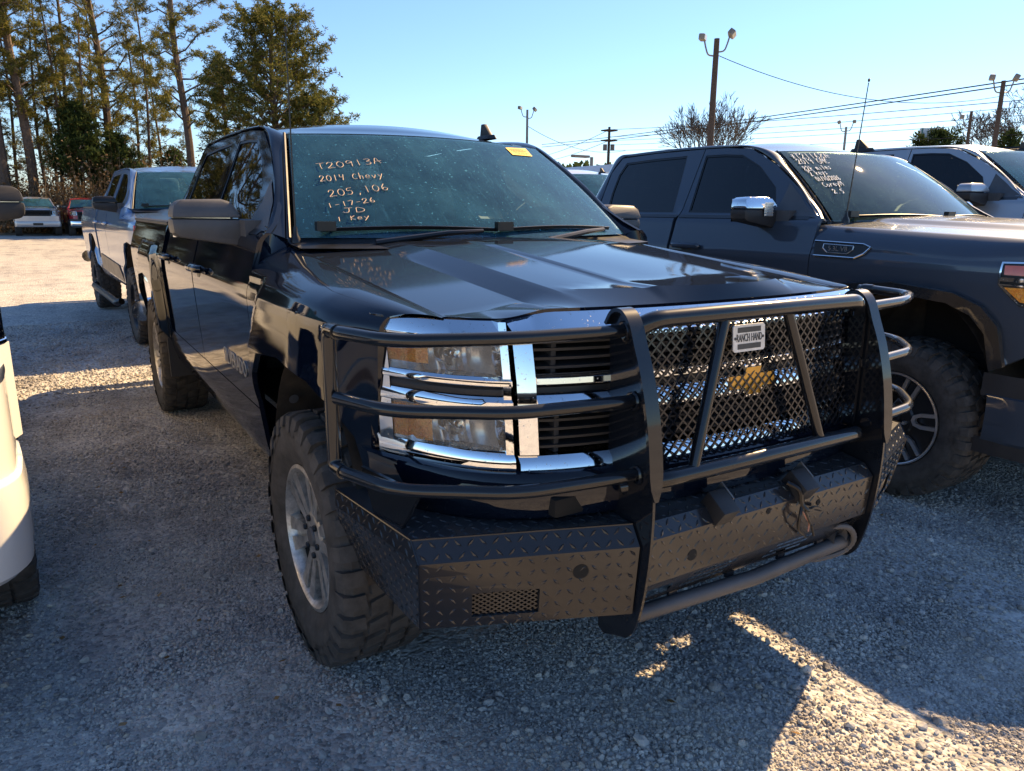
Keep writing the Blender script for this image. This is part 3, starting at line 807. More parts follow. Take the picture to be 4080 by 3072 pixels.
def generic_nose(T, root, seam):
    zt = seam(.66)[1]-.03; n = NOSE[0]
    for s in (-1, 1):
        if T['style'] == 'slate':
            q = MB(); panel('', [(.418, 1.10), (.513, 1.008), (.600, 1.0)], [(.416, 1.207), (.50, 1.212), (.600, 1.215)], s, None, None, n=4, m=6, off=.003, mb=q)
            fpatch(q, s*.90, s*.62, 1.0, zt-.03, .001, 14, 3); hl = q.make('headlight', M['trim'], root)
            for A_, B_ in (([(.424, 1.118), (.60, 1.116)], [(.424, 1.136), (.60, 1.134)]), ([(.432, 1.099), (.60, 1.096)], [(.430, 1.106), (.60, 1.104)]), ([(.420, 1.198), (.60, 1.204)], [(.420, 1.206), (.60, 1.213)]),
                           ([(.422, 1.102), (.513, 1.012), (.60, 1.004)], [(.430, 1.108), (.517, 1.021), (.60, 1.012)]), ([(.420, 1.10), (.420, 1.205)], [(.428, 1.10), (.428, 1.20)])):
                q = MB(); panel('', A_, B_, s, None, None, n=5, m=2, off=.007, mb=q); q.make('chrome_line', M['chrome'], hl)
            q = MB(); panel('', [(.440, 1.148), (.60, 1.146)], [(.436, 1.190), (.60, 1.194)], s, None, None, n=5, m=2, off=.006, mb=q); q.make('marker_strip', M['marker'], hl)
            q = MB(); panel('', [(.448, 1.089), (.516, 1.028), (.60, 1.020)], [(.448, 1.091), (.516, 1.092), (.60, 1.090)], s, None, None, n=4, m=3, off=.006, mb=q); q.make('amber_marker', M['amber'], hl)
            q = MB(); fpatch(q, s*.88, s*.63, 1.03, zt-.046, .004, 8, 3); q.make('headlight_lens', M['lens'], hl)
        else:
            lamp(root, s, T, [(1.02, 1.165)], [(1.168, 1.19), (1.0, 1.018)], .62*n, .935*n, None, amber=T['style'] != 'plainest')
        q = MB(); fpatch(q, s*.935*n, s*.60, zt-.002, zt+.012, .004, 10, 1); q.make('nose_edge', T['paint'], root)
        q = MB(); fpatch(q, s*.94*n, s*.60, .70, 1.0, .0, 12, 3); q.make('nose_panel', T['paint'], root)
    q = MB()
    fbar(q, -.61, .61, zt-.055, zt, -.03, .012, 20); fbar(q, -.61, .61, .76, .81, -.03, .012, 20)
    for s in (-1, 1): fbar(q, s*.61, s*.56, .81, zt-.055, -.03, .012, 4)
    if T['style'] != 'plainest': fbar(q, -.56, .56, .97, 1.01, -.02, .014, 20)
    g = q.make('grille', T.get('grille', M['chrome']), root)
    q = MB(); fpatch(q, -.60, .60, .76, zt-.02, -.06, 16, 2); q.make('grille_backing', M['void'], g)
    for z in np.linspace(.85, zt-.09, 6):
        q = MB(); fbar(q, -.56, .56, z, z+.018, -.05, -.006, 14); q.make('slat', M['trim'], g)
    # bumper wraps round the corners
    plan = T.get('bump_plan', [(.46, 1.005), (.62, 1.0), (.80, .95), (.96, .74), (1.03, .40), (1.045, 0)])
    plan = plan+[(x, -y) for x, y in plan[-2::-1]]
    P_ = smoothline([(x, y, 0) for x, y in plan], 5); bl = T.get('bump_z', (.44, .72))
    q = MB(); rows = []
    for dx, z in ((-.06, bl[0]), (-.015, bl[0]+.02), (0, bl[0]+.10), (0, bl[1]-.06), (-.015, bl[1]-.015), (-.10, bl[1])):
        rows.append([(p.x+dx*(1 if abs(p.y) < .9 else .35), p.y*(1+dx*.35), z) for p in P_])
    q.grid(rows); b = q.make('front_bumper', T.get('bumper', M['chrome']), root)
    q = MB(); q.grid([[(p.x-.05, p.y*.985, z) for p in P_] for z in (bl[0]-.06*('skirt' not in T), bl[0]+.02)]); q.grid([[(p.x-.04, p.y*.985, z) for p in P_] for z in (bl[1]-.02, bl[1]+(.09 if 'skirt' not in T else .25))]); q.make('bumper_skirt', T.get('skirt', M['plastic']), b)
    q = MB(); q.grid([[(1.051, y, z) for y in (-.22, .22)] for z in (bl[0]+.08, bl[0]+.20)]); q.make('number_plate_recess', M['trim'], b)

def side_mirror(root, s, cap, shell, z0=0, dx=0, chrome=False):
    q = MB()
    pl = [(1.200, 1.378), (1.178, 1.362), (.945, 1.322), (.895, 1.326), (.872, 1.36), (.862, 1.432), (1.204, 1.436)]
    q.prism(pl, lambda u, v, t: (t+dx+.05*(1.0-u), s*u, v+z0), -1.05, -.925)
    for v in range(len(q.v)):   # the housing narrows towards its front
        x, y, z = q.v[v]
    m = q.make('side_mirror', shell, root, bevel=.021)
    q = MB(); pc = [(1.202, 1.438), (1.190, 1.488), (1.160, 1.508), (1.01, 1.512), (.972, 1.500), (.950, 1.462), (.940, 1.438)]
    q.prism(pc, lambda u, v, t: (t+dx+.05*(1.0-u)-(.03*((v-1.438)/.07)**2 if t > -1 else 0), s*u, v+z0), -1.05, -.918)
    q.make('mirror_cap', cap, m, bevel=.014)
    q = MB(); q.grid([[(-1.052+dx+.05*(1-y), s*y, z+z0) for y in (.96, 1.185)] for z in (1.36, 1.495)]); q.make('mirror_glass', M['chrome'], m)
    q = MB()
    panel('', [(-.665, 1.392), (-.80, 1.394), (-.985, 1.402)], [(-.80, 1.470), (-.87, 1.525), (-.965, 1.595)], s, None, None, n=5, m=6, off=.0045, mb=q); q.box((-.88+dx*.3, s*.89, 1.385), (.10, .12, .09))
    q.make('mirror_foot', M['grey_plastic'], m)
    if chrome:
        q = MB(); q.grid([[(-.915+dx+.05*(1-y), s*y, z+z0) for y in (.99, 1.06)] for z in (1.395, 1.475)])
        for k in range(5): q.box((-.913+dx, s*1.02, 1.402+z0+k*.016), (.006, .06, .006))
        q.make('mirror_indicator', M['reflector'], m)
    return m

def shark_fin(root, x, y, z):
    q = MB()
    base = [(.09, .0), (.05, .030), (-.06, .034), (-.10, .022), (-.10, -.022), (-.06, -.034), (.05, -.030)]
    q.add([(x+a, y+b, z) for a, b in base]+[(x+a*.85-.005, y+b*.75, z+.022) for a, b in base], [tuple(range(7, 14))]+[(i, (i+1) % 7, 7+(i+1) % 7, 7+i) for i in range(7)])
    q.prism([(.04, .018), (-.030, .085), (-.062, .085), (-.075, .018)], lambda u, v, t: (x+u, y+t, z+v), -.011, .011)
    return q.make('roof_antenna', M['plastic'], root, bevel=.005)

def whip(root, p0, p1, n='whip_antenna'):
    a, b = Vector(p0), Vector(p1)
    q = MB(); q.lathe([(.022, -.006), (.020, .012), (.010, .03), (.007, .06)], 12, 'z', p0)
    q.tube([a.lerp(b, t) for t in (0.02, .3, .6, .985)], [.0042, .0034, .003, .0026], 6)
    q.lathe([(0, .012), (.006, .006), (.006, -.004), (.003, -.008)], 8, 'z', p1)
    return q.make(n, M['trim'], root)

def lozenges(mb, A, B, C, D, pitch=.030, seed=1, L=.026, wd=.0085, ht=.0021, hole=None):
    """raised tread-plate lugs over the quad A B C D (A->B along, A->D up)"""
    A, B, C, D = map(Vector, (A, B, C, D)); e1 = (B-A); e2 = (D-A); n = e1.cross(e2).normalized()
    d1 = e1.normalized(); d2 = n.cross(d1).normalized()
    nu = max(2, int(e1.length/pitch)); nv = max(2, int(e2.length/pitch))
    for i in range(nu):
        for j in range(nv):
            u, v = (i+.5)/nu, (j+.5)/nv
            p = A.lerp(B, u).lerp(D.lerp(C, u), v)
            if hole and hole(p): continue
            a = radians(45 if (i+j) % 2 else -45)
            t = d1*cos(a)+d2*sin(a); b = n.cross(t)
            mb.add([p-t*L/2, p+b*wd/2, p+t*L/2, p-b*wd/2, p-t*L*.26+n*ht, p+t*L*.26+n*ht], [(0, 3, 4), (3, 5, 4), (3, 2, 5), (2, 1, 5), (1, 4, 5), (1, 0, 4)])

# ------------------------------------------------------------------ the black truck in front
T0 = dict(label='black crew-cab truck with a tube brush guard and tan writing on its windshield', paint=M['black_paint'], flare='trap', badge_text='SILVERADO', handle=M['black_paint'], dz=0, detail=2, dark_rear=True)
truck, seam, wsg = pickup(T0)
make_hood(T0, truck, seam, 'dome')
for s in (-1, 1):
    lamp(truck, s, T0, [(1.080, 1.170), (.896, .996)], [(1.170, 1.213), (1.056, 1.080), (.996, 1.031), (.848, .896)], .704, .935, dark=(1.031, 1.056))
    side_mirror(truck, s, M['grey_plastic'], M['grey_plastic'])
q = MB()
fbar(q, -.697, .697, 1.172, 1.236, -.09, .014, 60, tilt=.052, z1_=STEP); fbar(q, -.655, .655, 1.060, 1.088, -.03, .012, 30); fbar(q, -.655, .655, .986, 1.036, -.03, .014, 30); fbar(q, -.697, .697, .832, .884, -.05, .010, 30)
for s in (-1, 1): fbar(q, s*.697, s*.655, .884, 1.172, -.05, .008, 3)
gr = q.make('grille', M['chrome'], truck)
q = MB(); fpatch(q, -.69, .69, .84, 1.20, -.11, 20, 2); q.make('grille_backing', M['void'], gr)
q = MB(); fbar(q, -.655, .655, 1.035, 1.062, -.05, -.008, 24); q.make('grille_band', M['trim'], gr)
for z in (1.098, 1.120, 1.142, 1.160, .900, .922, .944, .966):
    q = MB(); rows = []
    for i in range(25):
        y = lerp(-.652, .652, i/24); x = FX(y, z)
        rows.append([(x-.085, y, z+.010), (x-.012, y, z-.001), (x-.010, y, z+.006), (x-.085, y, z+.014)])
    q.grid(rows, closed=True); q.make('slat', M['plastic'], gr)
for y in (-.60, -.3, .3, .60):
    for z0, z1 in ((1.085, 1.172), (.884, .99)):
        q = MB(); q.box((FX(y, z0)-.065, y, (z0+z1)/2), (.09, .014, z1-z0-.004)); q.make('grille_divider', M['plastic'], gr)
bt = [(a_*.74, b_*.84) for a_, b_ in [(-.115, -.022), (-.030, -.022), (-.038, -.046), (.042, -.046), (.050, -.022), (.122, -.022), (.108, .022), (.030, .022), (.038, .046), (-.042, .046), (-.050, .022), (-.128, .022)]]
q = MB(); q.prism([(a*1.10, b*1.16) for a, b in bt], lambda u, v, t: (.905+t, u+.0, 1.022+v), .0, .016); q.make('emblem_frame', M['chrome'], gr)
q = MB(); q.prism([(a, b) for a, b in bt], lambda u, v, t: (.905+t, u, 1.022+v), .012, .020); q.make('emblem', M['gold'], gr)
# painted valance under the lamps
q = MB(); rows = []
for z, o_ in ((.850, -.02), (.846, .020), (.835, .030), (.78, .034), (.735, .02), (.70, -.03), (.66, -.12)):
    rows.append([(FX(y, z)+o_, y*1.02, z) for y in [.945*sin(t) for t in np.linspace(-pi/2, pi/2, 41)]])
q.grid(rows); va = q.make('front_valance', M['black_paint'], truck)
for s in (-1, 1):
    q = MB(); q.prism([(.30, .70), (.47, .70), (.47, .86), (.44, .99), (.405, .87), (.44, .70)], lambda u, v, t: (u, s*(t), v), .90, .945); q.make('valance_end', M['black_paint'], va)
    q = MB(); q.box((.80, s*.50, .765), (.20, .30, .05)); q.make('tow_hook_recess', M['void'], va, bevel=.01)
shark_fin(truck, -1.49, .54, 1.860)
whip(truck, (-.62, -.812, 1.350), (-.60, -.812, 2.10))

# ---- brush guard
gg = empty('grille_guard', (0, 0, 0), parent=truck)
YP = .465
for s in (-1, 1):
    ko = 1.0 if s < 0 else .952
    front = smoothline([(.866, 1.205), (.888, 1.236), (.918, 1.240), (.945, 1.215), (.968, 1.160), (1.000, 1.08), (1.030, .96), (1.048, .80), (1.046, .66), (1.030, .53), (1.004, .435), (.975, .398)], 5)
    front = [(p[0], p[1], 0) for p in [(v.x, v.y) for v in [Vector((a, b, 0)) for a, b in [(q_[0], q_[1]) for q_ in [(f[0], f[1]) for f in front]]]]] if False else front
    outl = [(f[0], f[1]) for f in front]+[(.935, .385), (.885, .365), (.860, .375), (.862, .45), (.875, .70), (.874, .95), (.868, 1.10), (.862, 1.18)]
    q = MB(); q.prism(outl, lambda u, v, t: (u, s*t, v), YP-.004, YP+.004); up_ = q.make('upright_plate', M['steel'], gg, ang=40)
    fl_ = [f for f in front if f[1] > .79][:]
    q = MB(); rows = []
    n_ = len(fl_)
    for i, f in enumerate(fl_):
        a = fl_[max(0, i-1)]; b = fl_[min(n_-1, i+1)]; tx, tz = b[0]-a[0], b[1]-a[1]; l_ = math.hypot(tx, tz); nx, nz_ = -tz/l_, tx/l_
        if nx < 0 and f[1] < 1.2: nx, nz_ = -nx, -nz_
        if nz_ < 0 and f[1] > 1.2: nx, nz_ = -nx, -nz_
        hw = .021 if f[1] > .84 else .021*max(.12, (f[1]-.785)/.055)
        rows.append([(f[0], s*YP-hw, f[1]), (f[0]+nx*.009, s*YP-hw, f[1]+nz_*.009), (f[0]+nx*.009, s*YP+hw, f[1]+nz_*.009), (f[0], s*YP+hw, f[1])])
    q.grid(rows, closed=True); q.add(rows[0], [(0, 1, 2, 3)]); q.add(rows[-1], [(0, 1, 2, 3)])
    q.make('upright_flange', M['steel'], gg, ang=40)
    for (xa, xb, za) in ((.918, .80, 1.195), (.962, .775, 1.030), (.985, .80, .848)):
        q = MB(); q.tube(fillet([(xa, s*(YP-.01), za), (xa-.045, s*.78, za), (xb-.02, s*1.015*ko, za), (.60, s*1.075*ko, za), (.54, s*1.078*ko, za-.002)] if za > 1.1 or za < .9 else [(xa, s*(YP-.01), za), (xa-.05, s*.78, za), (xb-.02, s*1.012*ko, za), (.575, s*1.075*ko, za)], .07), .0160, 14)
        q.lathe([(.030, -.006), (.026, .006), (.020, .010)], 14, 'y', (xa-.002, s*(YP+.006), za)) if False else None
        q.make('side_tube', M['steel'], gg)
        q = MB(); rnd = random.Random(int(za*1000)+s)   # weld bead where the tube meets the plate
        q.tube([(xa+(.019+rnd.uniform(-.002, .002))*cos(a), s*(YP+.007), za+(.019+rnd.uniform(-.002, .002))*sin(a)) for a in np.linspace(0, 2*pi, 22)], .0055, 6)
        q.make('weld_bead', M['steel'], gg)
    q = MB(); q.tube(fillet([(.60, s*1.075*ko, 1.195), (.545, s*1.078*ko, 1.195), (.545, s*1.078*ko, .848), (.60, s*1.075*ko, .848)], .05), .0185, 14); q.make('corner_tube', M['steel'], gg)
    q = MB(); q.prism([(.545, .835), (.80, .835), (.72, .72), (.60, .725)], lambda u, v, t: (u, s*(t+.18*(.8-u)), v), .955, .965); q.make('side_bracket', M['steel'], gg)
q = MB(); q.tube(fillet([(.905, -YP, 1.175), (.945, -.41, 1.222), (.965, 0, 1.226), (.945, .41, 1.222), (.905, YP, 1.175)], .08), .0228, 16); q.make('cross_tube', M['steel'], gg)
q = MB(); q.tube(fillet([(.93, -YP, .80), (1.0, -.40, .828), (1.012, 0, .832), (1.0, .40, .828), (.93, YP, .80)], .09), .0222, 16); q.make('cross_tube', M['steel'], gg)
for y0, y1 in ((-.165, -.295), (.075, .215)):
    q = MB(); q.tube([(.955, y0, 1.222), (1.002, y1, .832)], .0155, 14); q.make('vee_bar', M['steel'], gg)
# expanded-metal screen behind the tubes
q = MB(); Y0, Y1, Z0, Z1 = -.435, .435, .842, 1.205; py, pz = .0315, .0300
def scr(y, z): return Vector((lerp(.978, .932, (z-Z0)/(Z1-Z0))-.030-.02*(y/.43)**2, y, z))
k = pz/py
for sg in (-1, 1):
    c0 = -60
    for i in range(-45, 46):
        # line z - Zm = sg*k*(y - y_i)
        yi = i*py; pts = []
        za, zb_ = Z0, Z1
        ya = yi+sg*(za-1.02)/k; yb = yi+sg*(zb_-1.02)/k
        P0, P1 = Vector((ya, za)), Vector((yb, zb_))
        t0, t1 = 0., 1.
        for lo, hi in ((Y0, Y1),):
            d = P1.x-P0.x
            ta, tb = (lo-P0.x)/d, (hi-P0.x)/d
            if ta > tb: ta, tb = tb, ta
            t0, t1 = max(t0, ta), min(t1, tb)
        if t1-t0 < .02: continue
        A, B = P0.lerp(P1, t0), P0.lerp(P1, t1); dr = (B-A).normalized(); pr = Vector((-dr.y, dr.x))*.0024
        r_ = []
        m_ = 4
        for w_ in range(m_+1):
            c_ = A.lerp(B, w_/m_); p = scr(c_.x-pr.x, c_.y-pr.y); p2 = scr(c_.x+pr.x, c_.y+pr.y); o2 = Vector((.0035 if sg > 0 else .0028, 0, 0))
            r_.append([p, p+o2, p2+o2, p2])
        q.grid(r_, closed=True)
q.make('mesh_screen', M['steel'], gg, smooth=False, recalc=False)
for s in (-1, 1):
    q = MB(); q.box((.925, s*.448, 1.02), (.05, .012, .37)); q.make('screen_edge_bar', M['steel'], gg)
q = MB(); q.prism([(-.062, -.030), (-.056, -.036), (.056, -.036), (.062, -.030), (.062, .030), (.056, .036), (-.056, .036), (-.062, .030)], lambda u, v, t: (.943-v*.09+t, -.058+u, 1.150+v), .0, .004)
q.make('name_tag', M['plate_tag'], gg)
lettering('tag_lettering', 'RANCH HAND', .030, (.9476, -.058, 1.150), (0, 1, 0), (-.09, 0, 1), M['tag_ink'], gg, depth=.0006, stretch=.50)
q = MB()
for v0, v1 in ((.015, .029), (-.029, -.015)): q.prism([(-.045, v0), (.045, v0), (.045, v1), (-.045, v1)], lambda u, v, t: (.943-v*.09+t, -.058+u, 1.150+v), .004, .0048)
for u in (-.054, .054): q.lathe([(0, .006), (.004, .005), (.005, .002)], 8, 'x', (.943, -.058+u, 1.150))
q.make('tag_border', M['tag_ink'], gg)

# ---- tread-plate bumper
bp = empty('bumper', (0, 0, 0), parent=truck)
lz = MB()
for s in (-1, 1):
    # corners of the wing: top edge, bend, bottom edge
    oT, oM, oB = (.792, s*.985, .722), (.826, s*.982, .672), (.790, s*.966, .482)
    iT, iM, iB = (.985, s*.474, .722), (1.016, s*.474, .672), (1.000, s*.474, .482)
    rT, rB = (.385, s*1.030, .724), (.275, s*.975, .478)
    rM = (.40, s*1.035, .68)
    bT, bI = (.40, s*.90, .722), (.80, s*.46, .722)
    fogc = Vector((.93, s*.62, .617)); vt = (Vector((.893, s*.84, .60)), Vector((.95, s*.655, .51)))
    q = MB()
    def quad(a, b, c, d, n_=1): q.grid([[a, b], [d, c]])
    # front lower face is built round the vent opening and the lamp hole
    def FF(u, v): return Vector(oM).lerp(Vector(iM), u).lerp(Vector(oB).lerp(Vector(iB), u), v)
    u0, u1, v0, v1 = .235, .545, .50, .86
    us = [0, u0, u1, .68, .76, 1.]; vs_ = [0, .20, .40, v0, v1, 1.]
    for i in range(5):
        for j in range(5):
            if i == 1 and j == 3: continue
            q.grid([[FF(us[i], vs_[j]), FF(us[i+1], vs_[j])], [FF(us[i], vs_[j+1]), FF(us[i+1], vs_[j+1])]])
    for a_, b_ in (((u0, v0), (u1, v0)), ((u1, v0), (u1, v1)), ((u1, v1), (u0, v1)), ((u0, v1), (u0, v0))):
        A, B = FF(*a_), FF(*b_); q.grid([[A, B], [A+Vector((-.012, 0, 0)), B+Vector((-.012, 0, 0))]])
    quad(oT, iT, iM, oM); quad(rT, oT, oM, rM); q.grid([[Vector(rM).lerp(Vector(oM), i/8).lerp(Vector(rB).lerp(Vector(oB), i/8), j/8) for i in range(9)] for j in range(9)]); quad(rT, bT, bI, iT) if False else None
    q.add([rT, oT, iT, bI, bT], [(0, 1, 2, 3, 4)])
    q.add([oB, iB, (.80, s*.46, .49), (.30, s*.88, .49), rB], [(0, 1, 2, 3, 4)])
    wing = q.make('bumper_wing', M['plate'], bp, smooth=False, weld=.0004)
    fl2 = (lambda *a: a) if s < 0 else (lambda a, b, c, d: (b, a, d, c))
    hole = lambda p, c=fogc: (p-c).length < .022
    def ff4(a, b, c, d): lozenges(lz, *fl2(FF(a, d), FF(b, d), FF(b, c), FF(a, c)), hole=hole)
    ff4(0, 1, .0, v0); ff4(0, u0, v0, 1); ff4(u1, 1, v0, 1); ff4(u0, u1, v1, 1)
    lozenges(lz, *fl2(oM, iM, iT, oT)); lozenges(lz, *fl2(rM, oM, oT, rT)); lozenges(lz, *fl2(rB, oB, oM, rM))
    lozenges(lz, *fl2(oT, iT, bI, (.45, s*.93, .722)))
    # worn bright edge along the folds
    q = MB()
    for a, b in ((rT, oT), (oT, iT), (oT, oM), (oM, oB)): q.tube([a, b], .0026, 5)
    q.make('fold_edge', M['steel'], bp)
    q = MB(); pc = FF(.73, .29); d1 = (FF(.8, .29)-FF(.6, .29)).normalized(); d2 = (FF(.73, .2)-FF(.73, .5)).normalized(); nn = d1.cross(d2).normalized(); nn = nn if nn.x > 0 else -nn
    q.add([pc+nn*.0012+d1*.020*cos(2*pi*k/20)+d2*.020*sin(2*pi*k/20) for k in range(20)], [tuple(range(20))])
    q.make('sensor_hole', M['void'], bp)
    q = MB(); A, B, C, D = FF(u0, v0), FF(u1, v0), FF(u1, v1), FF(u0, v1)
    for sg in (-1, 1):
        for i in range(-6, 16):
            a0 = i/9.; pts = []
            P0, P1 = (a0, 0.), (a0+sg*.62, 1.)
            if sg < 0: P0, P1 = (a0+.31, 0.), (a0-.31, 1.)
            t0 = 0.; t1 = 1.; d = P1[0]-P0[0]
            ta, tb = sorted(((0-P0[0])/d, (1-P0[0])/d)); t0, t1 = max(t0, ta), min(t1, tb)
            if t1-t0 < .03: continue
            f2 = lambda t: A.lerp(B, lerp(P0[0], P1[0], t)).lerp(D.lerp(C, lerp(P0[0], P1[0], t)), lerp(P0[1], P1[1], t))+Vector((-.010, 0, 0))
            q.tube([f2(t0), f2(t1)], .0026, 4)
    q.make('vent_screen', M['bare'] if False else M['steel'], bp, smooth=False)
    q = MB(); q.grid([[A+Vector((-.09, 0, .02)), B+Vector((-.09, 0, .02))], [D+Vector((-.09, 0, -.02)), C+Vector((-.09, 0, -.02))]]); q.make('vent_backing', M['void'], bp)
# centre section between the uprights, with slots, over the push tube
ct = [(.80, .755), (1.000, .722), (1.031, .688), (1.020, .560), (.965, .478)]
q = MB(); yC = .455
def CP(y, i, f=0.): 
    a, b = ct[i], ct[min(i+1, 4)]; return Vector((lerp(a[0], b[0], f), y, lerp(a[1], b[1], f)))
for i in range(3): q.grid([[CP(y, i) for y in (-yC, yC)], [CP(y, i+1) for y in (-yC, yC)]])
ysl = [-yC, -.30, -.295, -.12, .08, .25, .40, yC]
slots = []
for (ya, yb) in ((-.27, -.105), (.06, .225)):
    for k_ in range(3): slots.append((ya-.012*k_, yb-.012*k_, .15+.25*k_, .15+.25*k_+.11))
slots.append((-.44, -.335, .35, .75)); slots.append((.335, .40, .05, .2))
yb_ = sorted(set([-yC, yC]+[v for s_ in slots for v in s_[:2]])); fb = sorted(set([0., 1.]+[v for s_ in slots for v in s_[2:]]))
for a, b in zip(yb_, yb_[1:]):
    for c_, d in zip(fb, fb[1:]):
        ym, fm = (a+b)/2, (c_+d)/2
        if any(s_[0] < ym < s_[1] and s_[2] < fm < s_[3] for s_ in slots): continue
        q.grid([[CP(a, 3, c_), CP(b, 3, c_)], [CP(a, 3, d), CP(b, 3, d)]])
q.make('centre_panel', M['plate'], bp, smooth=False, weld=.0004)
lozenges(lz, CP(-yC, 2), CP(yC, 2), CP(yC, 1), CP(-yC, 1)); lozenges(lz, CP(-yC, 3), CP(yC, 3), CP(yC, 2), CP(-yC, 2)); lozenges(lz, CP(-yC, 1), CP(yC, 1), CP(yC, 0), CP(-yC, 0))
lzo = lz.make('tread_pattern', M['plate'], bp, smooth=False, recalc=False); lzo['kind'] = 'stuff'
q = MB(); q.grid([[(.86, -.44, .50), (.86, .44, .50)], [(.86, -.44, .72), (.86, .44, .72)]]); q.make('panel_backing', M['void'], bp)
q = MB(); q.tube([(.962, -YP, .448), (.985, 0, .448), (.962, YP, .448)], .0225, 16); q.make('push_tube', M['grey_plastic'], bp)
q = MB()
for y in (-.30, -.08, .14, .32): q.box((.962, y, .478), (.01, .03, .03))
q.make('tube_tab', M['steel'], bp)
for y in (-.205, .120):
    q = MB(); q.box((1.020, y, .722), (.075, .060, .055), Matrix.Rotation(radians(35), 3, 'Y')); b_ = q.make('lamp_bracket', M['plastic'], bp, bevel=.004)
    q = MB(); q.box((1.000, y+.034, .742), (.055, .005, .045), Matrix.Rotation(radians(35), 3, 'Y')); q.make('bracket_face', M['bare'], bp)
q = MB(); q.tube(smoothline([(1.02, .06, .74), (1.045, .085, .72), (1.05, .095, .68), (1.06, .11, .66), (1.05, .15, .655), (1.045, .19, .64)], 5), .0065, 6)
q.tube(smoothline([(1.05, .095, .67), (1.055, .085, .64), (1.045, .10, .60), (1.04, .13, .575), (1.035, .15, .56)], 5), .0045, 6)
q.tube(smoothline([(1.06, .10, .66), (1.065, .12, .62), (1.05, .15, .60), (1.05, .165, .565)], 5), .0035, 6)
q.make('cut_wires', M['trim'], bp)
q = MB(); q.tube(smoothline([(1.052, .10, .655), (1.057, .115, .63), (1.046, .142, .61), (1.042, .148, .58)], 5), .0022, 5); q.make('pink_wire', simple('pink_wire_sleeve', (.5, .26, .2), .6), bp)
q = MB(); pts = smoothline([(.99, .33, .535), (1.005, .40, .52), (1.0, .445, .47), (.975, .44, .42), (.95, .36, .402), (.94, .30, .41)], 8)
q.tube(pts, [.0085+.0018*(i % 2) for i in range(len(pts))], 8); q.lathe([(.0, .0), (.03, .0), (.034, .03)], 14, 'x', (.955, .40, .475)); q.make('wire_conduit', M['grey_plastic'], bp)
for y, z in ((-.30, .612), (-.02, .675), (.20, .655)):
    q = MB(); q.lathe([(0, .0), (.009 if z > .62 else .016, .0), (.010 if z > .62 else .017, -.002)], 14, 'x', (1.0315 if z > .66 else lerp(1.020, 1.031, (z-.56)/.128)+.0015, y, z)); q.make('bolt_hole', M['void'], bp)
# glare strips of worn paint where a light bar once sat
# ---- wheels
w0 = make_wheel(truck, (0, -.885, .42), -1, 'six_spoke', steer=0.)
for loc, sd in (((-3.645, -.885, .42), -1), ((0, .885, .42), 1), ((-3.645, .885, .42), 1)):
    w1 = copy_tree(w0, truck); w1.location = loc; w1.rotation_euler = (0, 0, 0 if sd < 0 else pi)
for s in (-1, 1):
    q = MB(); q.prism([(-3.16, .62), (-3.14, .62), (-3.10, .36), (-3.13, .36)], lambda u, v, t: (u, s*t, v), .78, 1.0); q.make('mud_flap', M['plastic'], truck)
# ---- windshield writing and stickers
def wline(txt, a, b, h):
    p0, p1 = WSP(*a, .006), WSP(*b, .006)
    handwriting('marker_writing', txt, p0, p1, h, WSP(0, 1)-WSP(0, 0), (.62, 0, .77), .0037, M['pen_tan'], wsg)
for t_, a_, b_, h_ in (('T20913A', (-.835, .577), (-.467, .650), .044), ('2014 Chevy', (-.837, .459), (-.497, .505), .042), ('205,106', (-.805, .321), (-.493, .391), .046),
                       ('1-17-26', (-.823, .227), (-.586, .283), .032), ('JD', (-.76, .189), (-.647, .199), .031), ('1 Key', (-.794, .120), (-.639, .146), .028)):
    wline(t_, a_, b_, h_)
q = MB(); st = [(.588, .930), (.823, .958), (.791, .845), (.579, .835)]
def stp(u, v, up): 
    a, b, c, d = st; s0, t0 = lerp(a[0], b[0], u), lerp(a[1], b[1], u); s1, t1 = lerp(d[0], c[0], u), lerp(d[1], c[1], u)
    return WSP(lerp(s0, s1, v), lerp(t0, t1, v), up)
q.grid([[stp(i/6, j/4, .0075) for i in range(7)] for j in range(5)]); q.make('yellow_sticker', M['sticker'], wsg)
q = MB(); rnd = random.Random(4)
for v, u0, u1 in ((.16, .10, .80), (.30, .08, .92), (.44, .10, .86), (.60, .16, .90), (.72, .2, .84), (.84, .3, .7)):
    u = u0
    while u < u1:
        l_ = rnd.uniform(.03, .075); hh = .085 if v < .5 else .05
        q.grid([[stp(u, v, .0085), stp(u+l_, v, .0085)], [stp(u, v+hh, .0085), stp(u+l_, v+hh, .0085)]]); u += l_+rnd.uniform(.012, .03)
q.make('sticker_print', M['sticker_ink'], wsg)
q = MB(); tg = [(.879, .383), (.955, .373), (.968, .24), (.888, .26)]
q.add([WSP(a, b, -.004) for a, b in tg], [(0, 1, 2, 3)]); q.make('paper_tag', M['paper'], wsg)

